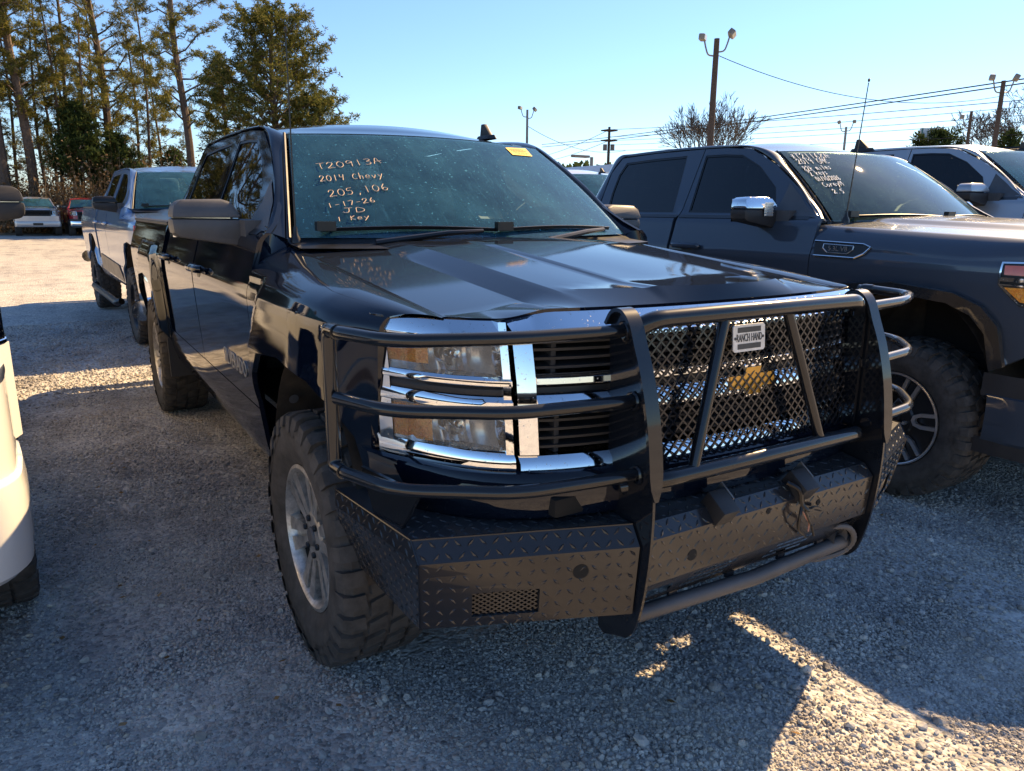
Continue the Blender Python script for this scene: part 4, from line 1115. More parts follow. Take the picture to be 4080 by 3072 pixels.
# ------------------------------------------------------------------ the other trucks
def finish(T, root, loc, rz, zoff=None):
    for ch in root.children:
        if not ch.name.startswith('wheel') or ch.name.startswith('wheel_liner'): ch.location.z += T['dz']
    root.location = loc; root.rotation_euler = (0, 0, rz)
def other(T, loc, rz):
    TAPER[0], NOSE[0], NOSEX[0] = T.get('taper', .10), T.get('nose', 1.0), T.get('ext', 0.)
    root, seam, ws = pickup(T)
    make_hood(T, root, seam, 'flat'); generic_nose(T, root, seam)
    for s in (-1, 1): side_mirror(root, s, T.get('mcap', T['paint']), M['plastic'], z0=T.get('mz', 0), dx=T.get('mdx', 0), chrome=T.get('mind', False))
    if T.get('fin', True): shark_fin(root, -1.30, .34, 1.850)
    w = make_wheel(root, (0, -.875, .42), -1, T['wheel'], rr=T.get('rr', .25))
    for l_, sd in (((-3.645, -.875, .42), -1), ((0, .875, .42), 1), ((-3.645, .875, .42), 1)):
        w1 = copy_tree(w, root); w1.location = l_; w1.rotation_euler = (0, 0, 0 if sd < 0 else pi)
    finish(T, root, loc, rz)
    return root, ws
GP = (.15, 3.08, 0.)
TG = dict(label='dark slate pickup with chrome mirrors and white writing on its windshield', paint=M['slate_paint'], flare='round', dz=.06, style='slate', wheel='black_machined', side_glass=M['slate_glass'], ws_glass=M['ws_glass2'],
          seam_y=(.905, .872), seam_z=(1.352, 1.300), fz=1.25, handle=M['slate_paint'], mcap=M['chrome'], mz=.0, mind=True, bumper=M['slate_paint'], grille=M['trim'], bump_z=(.36, .60), dark_rear=True, rr=.25, clad=True, nose=1.0, ext=.12, taper=.05)
gmc, gws = other(TG, GP, -.03)
whip(gmc, (-.46, -.925, 1.43), (-.41, -.925, 2.16))
for t_, a_, b_, h_ in (('*T21168A', (-.925, .847), (-.529, .865), .062), ('2019 GMC', (-.915, .765), (-.600, .777), .056), ('82k miles', (-.915, .654), (-.650, .686), .052), ('2 keys', (-.900, .580), (-.736, .608), .050), ('01/10/2026', (-.885, .508), (-.672, .530), .045), ('CoreyM', (-.870, .425), (-.692, .450), .047), ('2.5', (-.835, .340), (-.743, .345), .042)):
    handwriting('marker_writing', t_, WSP(*a_, .006), WSP(*b_, .006), h_, WSP(0, 1)-WSP(0, 0), (.62, 0, .77), .0058, M['pen_white'], gws)
q = MB()   # fender vent badge
bo = [(-.590, 1.262), (-.280, 1.255), (-.235, 1.240), (-.265, 1.205), (-.315, 1.180), (-.575, 1.182)]
q.prism(bo, lambda u, v, t: (u, -(SW(u, v)+t), v), -.004, .010); vb = q.make('fender_vent', M['trim'], gmc); vb.location.z = .06
q = MB(); 
for i in range(len(bo)):
    a, b = bo[i], bo[(i+1) % len(bo)]
    if a[0] < -.57 and b[0] < -.57: continue
    q.tube([(a[0], -(SW(*a)+.010), a[1]), (b[0], -(SW(*b)+.010), b[1])], .0055, 6)
q.make('vent_trim', M['chrome'], vb)
q = MB(); em = [(-.525, 1.248), (-.335, 1.243), (-.335, 1.222), (-.365, 1.200), (-.490, 1.202), (-.525, 1.226)]
for a, b in zip(em, em[1:]+em[:1]): q.tube([(a[0], -(SW(*a)+.013), a[1]), (b[0], -(SW(*b)+.013), b[1])], .003, 5)
q.make('vent_emblem', M['machined'], vb)
lettering('vent_lettering', '5.3L V8', .038, (-.43, -(SW(-.43, 1.224)+.0125), 1.224), (1, 0, 0), (0, 0, 1), M['machined'], vb, depth=.002, stretch=1.05)

TY = dict(label='silver blue pickup parked behind the black truck', paint=M['silver_blue_paint'], flare='round', dz=.09, style='plain', wheel='dark', mcap=M['trim'], detail=1, handle=M['silver_blue_paint'], ws_glass=M['ws_glass'], grille=M['trim'])
toy, _ = other(TY, (-6.86, .14, 0), .044)
q = MB(); q.prism([(-.70, .62), (-2.7, .66), (-2.75, .86), (-1.0, .80)], lambda u, v, t: (u, -(SW(u, v)+t), v), 0., .004); q.make('door_decal', M['trim'], toy)
q = MB(); q.tube(fillet([(-.55, -1.06, .42), (-.62, -1.10, .40), (-2.95, -1.10, .40), (-3.0, -1.06, .42)], .1), .04, 8); q.make('side_step', M['trim'], toy)

TW = dict(label='white pickup at the left edge with a black towing mirror', paint=M['white_paint'], flare='round', dz=.06, style='plain', wheel='dark', mcap=M['plastic'], mind=True, bumper=M['white_paint'], bump_z=(.40, .69), grille=M['trim'], skirt=M['white_paint'], bump_plan=[(.47, 1.03), (.70, 1.03), (.90, 1.0), (1.0, .86), (1.04, .45), (1.05, 0)], taper=.012, nose=1.105, seam_y=(.90, .90), seam_z=(1.352, 1.27), fz=1.23)
white, _ = other(TW, (-.92, -2.83, 0), .062)

TS = dict(label='tall silver pickup beyond the dark slate pickup', paint=M['silver_paint'], flare='round', dz=.10, style='plain', wheel='plain', detail=1)
silver, _ = other(TS, (-.15, 6.10, .12), -.02)
def clone(src, label, loc, rz, paint, old, group=None, sc=None):
    o = copy_tree(src); o.location = loc; o.rotation_euler = (0, 0, rz); o['label'] = label
    if group: o['group'] = group
    if sc: o.scale = sc
    done = {}
    def rec(x):
        if x.data is not None and hasattr(x.data, 'materials') and old.name in [m_.name for m_ in x.data.materials if m_]:
            if x.data.name not in done:
                d = x.data.copy(); done[x.data.name] = d
                for i, m_ in enumerate(d.materials):
                    if m_ == old: d.materials[i] = paint
            x.data = done[x.data.name]
        for ch in x.children: rec(ch)
    rec(o); return o
# ------------------------------------------------------------------ ground
def gh(x, y):
    return .07*max(0., min(y, 42.)-4.)*1.0-.0*x
q = MB()
gx = np.concatenate([np.linspace(-420, -70, 12), np.linspace(-60, -12, 40), np.linspace(-11, 6, 60), np.linspace(8, 60, 14)])
gy = np.concatenate([np.linspace(-300, -20, 14), np.linspace(-16, -4, 20), np.linspace(-3.8, 4.2, 36), np.linspace(5, 42, 30), np.linspace(46, 420, 12)])
rg = random.Random(3)
from mathutils import noise as mn
q.grid([[(x, y, gh(x, y)+(.016*mn.noise(Vector((x*.8, y*.8, 0)))+.008*mn.noise(Vector((x*2.7, y*2.7, 5.))) if -14 < x < 8 and -6 < y < 6 else 0)-.006) for y in gy] for x in gx], flip=True)
n_ = NM('gravel_ground')
pos = n_.co(); sx = n_.n('ShaderNodeSeparateXYZ', {0: pos})
v1 = n_.n('ShaderNodeTexVoronoi', {'Vector': pos, 'Scale': 72.}); v2 = n_.n('ShaderNodeTexVoronoi', {'Vector': pos, 'Scale': 31.})
cell = n_.n('ShaderNodeSeparateColor', {0: v1.outputs['Color']}).outputs[0]
cell2 = n_.n('ShaderNodeSeparateColor', {0: v2.outputs['Color']}).outputs[1]
c1 = n_.ramp(cell, [(0, (.18, .18, .18)), (.35, (.42, .412, .40)), (.7, (.60, .575, .54)), (1, (.70, .67, .61))])
c2 = n_.ramp(cell2, [(0, (.22, .22, .22)), (.6, (.52, .505, .485)), (1, (.66, .63, .58))])
big = n_.noise(.9, 5, .62); mid = n_.noise(5., 5, .7)
col = n_.mix(n_.ramp(mid, [(.40, (0, 0, 0)), (.62, (1, 1, 1))]), c1, c2)
fines = n_.mix(n_.ramp(big, [(.45, (0, 0, 0)), (.72, (.55, .55, .55))]), col, (.52, .48, .42))
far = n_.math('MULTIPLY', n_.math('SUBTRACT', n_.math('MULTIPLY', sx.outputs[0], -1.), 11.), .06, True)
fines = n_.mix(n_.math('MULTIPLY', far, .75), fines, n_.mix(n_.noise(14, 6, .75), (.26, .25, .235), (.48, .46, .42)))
lit = n_.math('ADD', n_.math('MULTIPLY', sx.outputs[0], -1.), n_.math('MULTIPLY', n_.noise(.35, 4, .6), 6.))
isl = n_.math('GREATER_THAN', lit, 48.5)
litter = n_.ramp(n_.noise(3., 7, .8), [(.3, (.07, .05, .03)), (.55, (.20, .145, .085)), (.72, (.28, .22, .12))])
col = n_.mix(isl, fines, litter)
bd = n_.math('SUBTRACT', 1.0, v1.outputs['Distance']); bd2 = n_.math('SUBTRACT', 1.0, v2.outputs['Distance'])
hgt = n_.math('ADD', n_.math('MULTIPLY', bd, .5), n_.math('ADD', n_.math('MULTIPLY', bd2, .9), n_.math('MULTIPLY', n_.noise(7., 5), .8)))
trk = n_.n('ShaderNodeMapping', {0: pos, 'Scale': (.16, 1.5, 1.)}).outputs[0]
damp = n_.ramp(n_.math('ADD', n_.math('MULTIPLY', n_.noise(1.3, 5, .65), .6), n_.math('MULTIPLY', n_.noise(1.5, 4, .6, trk), .4)), [(.38, (.66, .66, .68)), (.52, (1, 1, 1)), (.66, (1.12, 1.1, 1.05))])
mm = n_.n('ShaderNodeMix', data_type='RGBA', blend_type='MULTIPLY'); mm.inputs[0].default_value = 1.; n_.put(mm, 6, col); n_.put(mm, 7, damp); col = mm.outputs[2]
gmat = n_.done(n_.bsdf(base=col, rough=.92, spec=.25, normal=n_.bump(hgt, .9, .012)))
ground = q.make('ground', gmat, None, recalc=False); ground['kind'] = 'structure'

# loose stones: one object, thousands of small instanced pebbles
n_ = NM('gravel_stone')
oi = n_.n('ShaderNodeObjectInfo').outputs['Random']
c = n_.ramp(oi, [(0, (.13, .13, .132)), (.12, (.34, .338, .335)), (.45, (.53, .52, .505)), (.72, (.64, .62, .585)), (.88, (.68, .64, .58)), (.955, (.58, .48, .37)), (1, (.76, .74, .71))])
gp = n_.n('ShaderNodeNewGeometry').outputs['Position']
c = n_.mix(n_.math('MULTIPLY', n_.noise(55, 3), .5), c, (.27, .245, .215))
c = n_.mix(n_.ramp(n_.noise(1.6, 5, .65, gp), [(.42, (0, 0, 0)), (.70, (.7, .7, .7))]), c, (.36, .32, .27))
trk = n_.n('ShaderNodeMapping', {0: gp, 'Scale': (.16, 1.5, 1.)}).outputs[0]
damp = n_.ramp(n_.math('ADD', n_.math('MULTIPLY', n_.noise(1.3, 5, .65, gp), .6), n_.math('MULTIPLY', n_.noise(1.5, 4, .6, trk), .4)), [(.38, (.66, .66, .68)), (.52, (1, 1, 1)), (.66, (1.12, 1.1, 1.05))])
mm = n_.n('ShaderNodeMix', data_type='RGBA', blend_type='MULTIPLY'); mm.inputs[0].default_value = 1.; n_.put(mm, 6, c); n_.put(mm, 7, damp); c = mm.outputs[2]
smat = n_.done(n_.bsdf(base=c, rough=.82, spec=.3))
def stones():
    rs = np.random.RandomState(5); P = []; S = []
    def zone(x0, x1, y0, y1, n, lo, hi, pw=2.4):
        x = rs.uniform(x0, x1, n); y = rs.uniform(y0, y1, n)
        s = lo+(hi-lo)*rs.rand(n)**pw
        P.append(np.c_[x, y, np.zeros(n)]); S.append(s)
    zone(.2, 1.75, -1.75, 1.25, 62000, .0030, .0068); zone(-1.6, .25, -2.0, -.75, 26000, .0035, .0075); zone(-.3, 1.7, .5, 3.2, 42000, .0035, .008)
    zone(-4.5, -1.5, -2.2, -.3, 30000, .0045, .010); zone(-9, -4.5, -2.6, .2, 22000, .006, .014)
    zone(.4, 1.75, -1.75, 1.3, 900, .007, .016, 3.); zone(-.4, 1.6, .2, 2.6, 900, .007, .017, 3.); zone(-3, .4, -2., -.8, 500, .007, .017, 3.)
    P_ = np.concatenate(P); S_ = np.concatenate(S)
    cl = np.array([[1.10, -1.05], [1.02, -.82], [1.28, -.55], [.95, -.3], [.9, .15], [1.2, .3]])   # coarser heaps
    k = rs.randint(0, 6, 2600); ex = cl[k]+rs.normal(0, .16, (2600, 2))
    P_ = np.concatenate([P_, np.c_[ex, np.zeros(2600)]]); S_ = np.concatenate([S_, rs.uniform(.005, .011, 2600)])
    bigs = np.array([[1.155, -1.115, .036], [1.16, -.92, .022], [1.12, -.86, .025], [.86, .02, .022], [.93, -.35, .024], [.95, .35, .018], [1.3, .42, .018]])
    P_ = np.concatenate([P_, np.c_[bigs[:, :2], np.zeros(len(bigs))]]); S_ = np.concatenate([S_, bigs[:, 2]])
    P_[:, 2] = np.array([.016*mn.noise(Vector((x*.8, y*.8, 0)))+.008*mn.noise(Vector((x*2.7, y*2.7, 5.))) for x, y in P_[:, :2]])-.006+S_*.18
    # packed patches and wheel tracks hold fewer loose stones
    dn = np.array([mn.noise(Vector((x*1.1, y*1.9, 2.))) + .6*mn.noise(Vector((x*4., y*4., 8.))) for x, y in P_[:, :2]])
    kp = (rs.rand(len(P_)) < np.clip(.92-1.5*dn, .22, 1.)) | (S_ > .0115); P_ = P_[kp]; S_ = S_[kp]
    N = len(P_)
    me = bpy.data.meshes.new('loose_gravel'); me.vertices.add(N); me.vertices.foreach_set('co', P_.ravel())
    a = me.attributes.new('sc', 'FLOAT_VECTOR', 'POINT'); sv = S_[:, None]*np.c_[rs.uniform(.8, 1.25, N), rs.uniform(.7, 1.1, N), rs.uniform(.5, .85, N)]; a.data.foreach_set('vector', sv.ravel())
    a = me.attributes.new('ro', 'FLOAT_VECTOR', 'POINT'); a.data.foreach_set('vector', (np.c_[rs.normal(0, .35, N), rs.normal(0, .35, N), rs.uniform(0, 6.28, N)]).ravel())
    a = me.attributes.new('ix', 'INT', 'POINT'); a.data.foreach_set('value', rs.randint(0, 4, N).astype(np.int32))
    o = bpy.data.objects.new('loose_gravel', me); COL.objects.link(o); o['kind'] = 'stuff'; o['label'] = 'loose grey and tan gravel stones on the lot'
    me.materials.append(smat)
    g = bpy.data.node_groups.new('gravel', 'GeometryNodeTree')
    g.interface.new_socket('Geometry', in_out='INPUT', socket_type='NodeSocketGeometry'); g.interface.new_socket('Geometry', in_out='OUTPUT', socket_type='NodeSocketGeometry')
    gi = g.nodes.new('NodeGroupInput'); go = g.nodes.new('NodeGroupOutput'); inst = g.nodes.new('GeometryNodeInstanceOnPoints'); jn = g.nodes.new('GeometryNodeJoinGeometry')
    for k in range(4):
        ico = g.nodes.new('GeometryNodeMeshIcoSphere'); ico.inputs['Radius'].default_value = 1.; ico.inputs['Subdivisions'].default_value = 2
        sp = g.nodes.new('GeometryNodeSetPosition'); nz = g.nodes.new('ShaderNodeTexNoise'); nz.noise_dimensions = '4D'
        nz.inputs['W'].default_value = k*7.3; nz.inputs['Scale'].default_value = .9; nz.inputs['Detail'].default_value = 1.
        sub = g.nodes.new('ShaderNodeVectorMath'); sub.operation = 'SUBTRACT'; sub.inputs[1].default_value = (.5, .5, .5)
        scl = g.nodes.new('ShaderNodeVectorMath'); scl.operation = 'SCALE'; scl.inputs['Scale'].default_value = 1.5
        g.links.new(nz.outputs['Color'], sub.inputs[0]); g.links.new(sub.outputs[0], scl.inputs[0]); g.links.new(scl.outputs[0], sp.inputs['Offset'])
        g.links.new(ico.outputs['Mesh'], sp.inputs['Geometry'])
        sm = g.nodes.new('GeometryNodeSetMaterial'); sm.inputs['Material'].default_value = smat
        g.links.new(sp.outputs[0], sm.inputs[0])
        g2 = g.nodes.new('GeometryNodeGeometryToInstance'); g.links.new(sm.outputs[0], g2.inputs[0]); g.links.new(g2.outputs[0], jn.inputs[0])
    def at(nm, ty):
        n = g.nodes.new('GeometryNodeInputNamedAttribute'); n.data_type = ty; n.inputs['Name'].default_value = nm; return n.outputs[0]
    g.links.new(gi.outputs[0], inst.inputs['Points']); g.links.new(jn.outputs[0], inst.inputs['Instance']); inst.inputs['Pick Instance'].default_value = True
    g.links.new(at('ix', 'INT'), inst.inputs['Instance Index']); g.links.new(at('sc', 'FLOAT_VECTOR'), inst.inputs['Scale'])
    g.links.new(at('ro', 'FLOAT_VECTOR'), inst.inputs['Rotation']); g.links.new(inst.outputs[0], go.inputs[0])
    md = o.modifiers.new('gravel', 'NODES'); md.node_group = g
stones()
# a few dead leaves and pine straw lying on the gravel
rl = random.Random(77); tv = []
for _ in range(170):
    x, y = rl.uniform(-3.5, 1.6), rl.uniform(-1.9, 2.2); a = rl.uniform(0, 6.3); c_ = Vector((x, y, gh(x, y)+.012)); d = Vector((cos(a), sin(a), rl.uniform(-.1, .25)))
    if rl.random() < .6: L, wd = rl.uniform(.03, .08), .0012
    else: L, wd = rl.uniform(.018, .035), rl.uniform(.006, .011)
    o_ = Vector((-sin(a), cos(a), rl.uniform(-.2, .4)))*wd
    tv += [c_, c_+d*L*.5+o_, c_+d*L, c_+d*L*.5-o_]
LITTER = tv

# ------------------------------------------------------------------ vegetation
def leafmat(name, a, b, c_, tr=.25):
    n = NM(name); r = n.n('ShaderNodeNewGeometry').outputs['Random Per Island']
    col = n.ramp(r, [(0, a), (.5, b), (1, c_)])
    d = n.n('ShaderNodeBsdfDiffuse', {0: col}); t = n.n('ShaderNodeBsdfTranslucent', {0: col})
    return n.done(n.n('ShaderNodeMixShader', {0: tr, 1: d, 2: t}))
M['needles'] = leafmat('pine_needles', (.055, .068, .018), (.15, .15, .040), (.29, .25, .075), .32)
M['needles2'] = leafmat('dark_pine_needles', (.040, .054, .015), (.115, .125, .034), (.25, .22, .066), .32)
M['cedar'] = leafmat('cedar_foliage', (.026, .044, .018), (.055, .080, .028), (.095, .12, .036))
M['brush'] = leafmat('dry_brush', (.10, .065, .035), (.22, .15, .085), (.36, .27, .17))
M['greenbrush'] = leafmat('green_brush', (.05, .06, .02), (.11, .12, .03), (.2, .19, .06))
M['bark'] = simple('pine_bark', (.11, .080, .062), .9, var=.5, vs=9, bump=.6, bs=16)
M['greybark'] = simple('grey_bark', (.095, .085, .075), .9, var=.4, vs=9)

def tree_parts(kind, seed, H, cb, sp, nb, clump, trunk_r, lean=(0, 0), fork=False, csz=.21):
    """returns trunk mesh builder and foliage triangles"""
    rd = random.Random(seed); tb = MB(); tri_v = []
    tp = [Vector((lean[0]*H*(max(z,0.)/H)**1.2+.18*sin(z*.5+seed), lean[1]*H*(max(z,0.)/H)**1.2+.15*sin(z*.41+seed*2), z)) for z in np.linspace(-.4, H, 16)]
    tb.tube(tp, [trunk_r*(1-.85*(i/15))**.85+.02 for i in range(16)], 8)
    def tat(z): 
        f = (z+.4)/(H+.4)*15; i = min(14, int(f)); return tp[i].lerp(tp[i+1], f-i)
    limbs = []
    for k in range(nb):
        u = (k+rd.random())/nb; z = cb+(H-cb)*u
        a = k*2.399+rd.uniform(-.5, .5)
        if kind == 'cedar': L = sp*(1-u)**.8*rd.uniform(.7, 1.05)+.25; el = .25
        elif kind == 'dense': L = sp*sqrt(max(.05, 1-(1.7*u-.55)**2))*rd.uniform(.6, 1.05); el = .25+.5*u
        else: L = sp*(.55+.75*sin(pi*min(1, u*.85+.12)))*rd.uniform(.45, 1.1)*(1.12-.55*u); el = rd.uniform(.05, .65)
        b = tat(z); d = Vector((cos(a)*cos(el), sin(a)*cos(el), sin(el)))
        pts = [b+d*(L*t)+Vector((0, 0, .12*L*sin(t*2.6)*(1 if rd.random() > .3 else -.6)))+Vector((rd.uniform(-.1, .1), rd.uniform(-.1, .1), rd.uniform(-.06, .06)))*L*t for t in (0, .25, .5, .75, 1.)]
        r0 = trunk_r*.30*(1-u*.6)
        tb.tube(pts, [r0, r0*.75, r0*.5, r0*.32, r0*.15], 5, cap=False)
        limbs.append((pts, L, u))
        for m in range(rd.randint(3, 6)):
            t = rd.uniform(.3, .95); i = min(3, int(t*4)); p0 = pts[i].lerp(pts[i+1], t*4-i)
            d2 = (d+Vector((rd.uniform(-1, 1), rd.uniform(-1, 1), rd.uniform(-.2, .7)))*.9).normalized(); l2 = L*rd.uniform(.2, .42)
            p1 = p0+d2*l2
            tb.tube([p0, p0.lerp(p1, .5)+Vector((0, 0, .04)), p1], [r0*.3, r0*.2, r0*.08], 4, cap=False)
            limbs.append(([p0, p0.lerp(p1, .25), p0.lerp(p1, .5), p0.lerp(p1, .75), p1], l2, u))
    T = sum(l[1] for l in limbs)
    for pts, L, u in limbs:
        n = max(1, int(clump*L/T))
        for _ in range(n):
            t = 1-rd.random()**1.5*.75; i = min(3, int(t*4)); c0 = pts[i].lerp(pts[i+1], t*4-i)
            c0 = c0+Vector((rd.gauss(0, .13), rd.gauss(0, .13), rd.gauss(.03, .10)))*(.7+.12*L)
            for w_ in range(14):
                v = Vector((rd.gauss(0, 1), rd.gauss(0, 1), rd.gauss(.3, .8))).normalized()
                s_ = v.orthogonal().normalized(); s_ = (s_*cos(w_)+v.cross(s_)*sin(w_))
                l_ = csz*rd.uniform(.6, 1.4); wd = l_*(.10 if kind == 'dense' else .085 if kind == 'pine' else .12)
                tri_v += [c0-s_*wd*.5, c0+v*l_*.6+s_*wd, c0+v*l_, c0+v*l_*.6-s_*wd]
    return tb, tri_v
def tri_mesh(name, tv, mat, parent):
    me = bpy.data.meshes.new(name); n = len(tv)//4
    me.from_pydata([tuple(v) for v in tv], [], [(4*i, 4*i+1, 4*i+2, 4*i+3) for i in range(n)]); me.materials.append(mat)
    o = bpy.data.objects.new(name, me); COL.objects.link(o); o.parent = parent; return o
def tree(name, label, loc, *a, mat='needles', bark='bark', group=None, **k):
    t = empty(name, (loc[0], loc[1], gh(loc[0], loc[1]))); tag(t, label, 'tree', group)
    tb, tv = tree_parts(*a, **k)
    tb.make('trunk', M[bark], t, recalc=False)
    if tv: tri_mesh('crown', tv, M[mat], t)
    return t
GP_ = 'pine trees along the far edge of the lot'
def at(vx, D):
    t = (vx-1106)/1606.; return (2.283+D*(-.849+t*.528), -1.638+D*(.528+t*.849))
tree('pine_tree', 'slim pine with bare lower trunk at the far left, nearest the picture edge', at(4, 47), 'pine', 1, 21, 7.0, 2.4, 50, 2000, .27, lean=(.0, .0), group=GP_)
tree('pine_tree', 'leaning pine with a thick dark trunk left of the orange-lit pine', at(56, 47), 'pine', 2, 22, 7.5, 2.6, 52, 2100, .32, lean=(-.02, -.07), group=GP_)
tree('pine_tree', 'straight pine with a sunlit orange trunk at the left', at(101, 48), 'pine', 3, 23, 6.5, 2.8, 56, 2200, .30, lean=(-.01, -.015), group=GP_)
tree('pine_tree', 'thin pine pole with a high sparse top right of the orange-lit pine', at(196, 55), 'pine', 4, 21, 9, 2.4, 30, 420, .15, group=GP_)
tree('pine_tree', 'big spreading pine with forked limbs above the silver blue pickup', at(277, 54), 'pine', 5, 22, 6.0, 3.7, 58, 2500, .30, lean=(-.01, -.03), group=GP_)
tree('pine_tree', 'open pine with a curving trunk left of the dense pine', at(433, 51), 'pine', 6, 21, 6.0, 2.7, 52, 2000, .27, lean=(0., -.012), group=GP_)
tree('pine_tree', 'dense rounded pine rising behind the black truck roof', at(622, 47), 'dense', 7, 12.2, 3.2, 4.25, 118, 5200, .27, mat='needles2', group=GP_, csz=.21)
tree('pine_tree', 'low bushy pine at the right foot of the dense pine', at(712, 46), 'dense', 8, 7.2, 1.5, 2.4, 50, 1500, .17, mat='needles2', group=GP_)
tree('pine_tree', 'slender pine just left of the dense pine crown', at(510, 50), 'dense', 9, 10.5, 3.2, 1.9, 50, 1300, .18, group=GP_)
for i, (vx, D, H, lb) in enumerate([(131, 52, 13, 'thin young pine between the orange-lit pine and the cedar'), (168, 51, 14, 'thin young pine in front of the cedar'), (185, 54, 13, 'thin young pine just right of the cedar trunk'), (231, 50, 13, 'thin young pine left of the spreading pine'), (330, 58, 14, 'thin pine behind the silver blue pickup roof'), (372, 60, 12, 'small thin pine between the spreading and open pines'), (30, 56, 15, 'thin pine behind the leaning pine'), (75, 58, 17, 'pine between the leaning pine and the orange-lit pine, set back'), (150, 60, 18, 'tall pine set back behind the cedar'), (250, 62, 18, 'tall pine set back behind the spreading pine'), (355, 57, 16, 'pine set back right of the spreading pine')]):
    tree('pine_tree', lb, at(vx, D), 'pine', 20+i, H, 3.8, 2.1, 30, 700, .11, group='thin young pines in the wood edge')
tree('cedar_tree', 'dark green cedar in the middle of the wood edge', at(205, 49), 'cedar', 31, 7.6, 3.0, 2.0, 60, 1000, .16, mat='cedar', group='cedars in the wood edge', csz=.3)
tree('cedar_tree', 'dark cedar behind the cab of the silver blue pickup', at(285, 50), 'cedar', 32, 6.0, 1.8, 1.9, 54, 800, .15, mat='cedar', group='cedars in the wood edge', csz=.3)
tree('cedar_tree', 'small cedar at the far left under the pines', at(20, 49), 'cedar', 33, 4.6, .4, 1.9, 40, 800, .12, mat='cedar', group='cedars in the wood edge', csz=.3)
tree('cedar_tree', 'small cedar right of the silver blue pickup roof', at(400, 53), 'cedar', 34, 5.0, .4, 2.2, 40, 800, .12, mat='cedar', group='cedars in the wood edge', csz=.3)
# more of the wood, left of the picture: it shows in the doors and windows of the black truck
srcs = [o for o in bpy.data.objects if o.name.startswith('pine_tree') and o.parent is None]
rp = random.Random(11)
for i in range(9):
    s_ = srcs[[6, 1, 2, 6, 4, 5, 6, 7, 8][i]]; c = copy_tree(s_); c.location = (-57-rp.uniform(0, 5), -7.5-1.15*i, 0); c.rotation_euler = (0, 0, rp.uniform(0, 6))
    k = rp.uniform(.85, 1.05); c.scale = (k, k, k); c['label'] = 'pine left of the picture, reflected in the black truck doors'; c['group'] = 'pines continuing the wood to the left'
rdw = random.Random(18); tv = []
for _ in range(9000):
    x = rdw.uniform(-72, -60); y = -48+rdw.random()*44; h = (8.5 if y > -17 else 4.2)+2.5*mn.noise(Vector((y*.13, 7, 0)))+1.5*mn.noise(Vector((y*.5, 3, 0)))
    c = Vector((x, y, max(.2, h)*rdw.random()**.7)); v = Vector((rdw.gauss(0, 1), rdw.gauss(0, 1), rdw.gauss(0, .8))).normalized(); o_ = v.orthogonal().normalized()*.20
    tv += [c, c+v*.5+o_, c+v*.95, c+v*.5-o_]
o = tri_mesh('side_woods', tv, M['needles2'], None); o['kind'] = 'stuff'; o['label'] = 'deeper wood left of the picture behind the pines'

M['deadleaf'] = leafmat('dead_leaves', (.16, .09, .04), (.30, .19, .09), (.42, .30, .17))
lo_ = tri_mesh('leaf_litter', LITTER, M['deadleaf'], None); lo_['kind'] = 'stuff'; lo_['label'] = 'dead leaves and pine straw on the gravel'
def stems(name, label, spots, mat, hmin, hmax, n, seed, cat=None, leafy=.5):
    rd = random.Random(seed); tv = []
    for _ in range(n):
        x, y, sp = spots(rd); z0 = gh(x, y); h = rd.uniform(hmin, hmax)*(.4+.6*rd.random())
        d = Vector((rd.gauss(0, .35), rd.gauss(0, .35), 1)).normalized(); s_ = Vector((rd.gauss(0, 1), rd.gauss(0, 1), 0)).normalized()
        p = Vector((x, y, z0)); w_ = .018
        tv += [p-s_*w_, p+d*h*.6-s_*w_*.6, p+d*h, p+s_*w_]
        for k in range(int(6*leafy+1)):
            c = p+d*h*rd.uniform(.25, 1)+Vector((rd.gauss(0, .22), rd.gauss(0, .22), rd.gauss(0, .1))); v = Vector((rd.gauss(0, 1), rd.gauss(0, 1), rd.gauss(0, .7))).normalized()
            l_ = rd.uniform(.10, .26); o_ = v.orthogonal().normalized()*l_*.35
            tv += [c, c+v*l_*.5+o_, c+v*l_, c+v*l_*.5-o_]
    o = tri_mesh(name, tv, M[mat], None); o['kind'] = 'stuff'; o['label'] = label; return o
def band(v0, v1, d0, d1):
    def f(rd):
        x, y = at(rd.uniform(v0, v1), rd.uniform(d0, d1)); return x, y, 0
    return f
stems('undergrowth', 'tan winter undergrowth under the pines', band(-60, 780, 44.5, 58), 'brush', 2., 6.2, 9000, 41)
stems('green_undergrowth', 'olive briars mixed into the undergrowth', band(-60, 780, 46, 60), 'greenbrush', 1.2, 4.5, 2200, 42)
stems('undergrowth', 'tan weeds between the two far parked trucks', band(-160, 560, 43.2, 45.5), 'brush', .2, .9, 2500, 43)

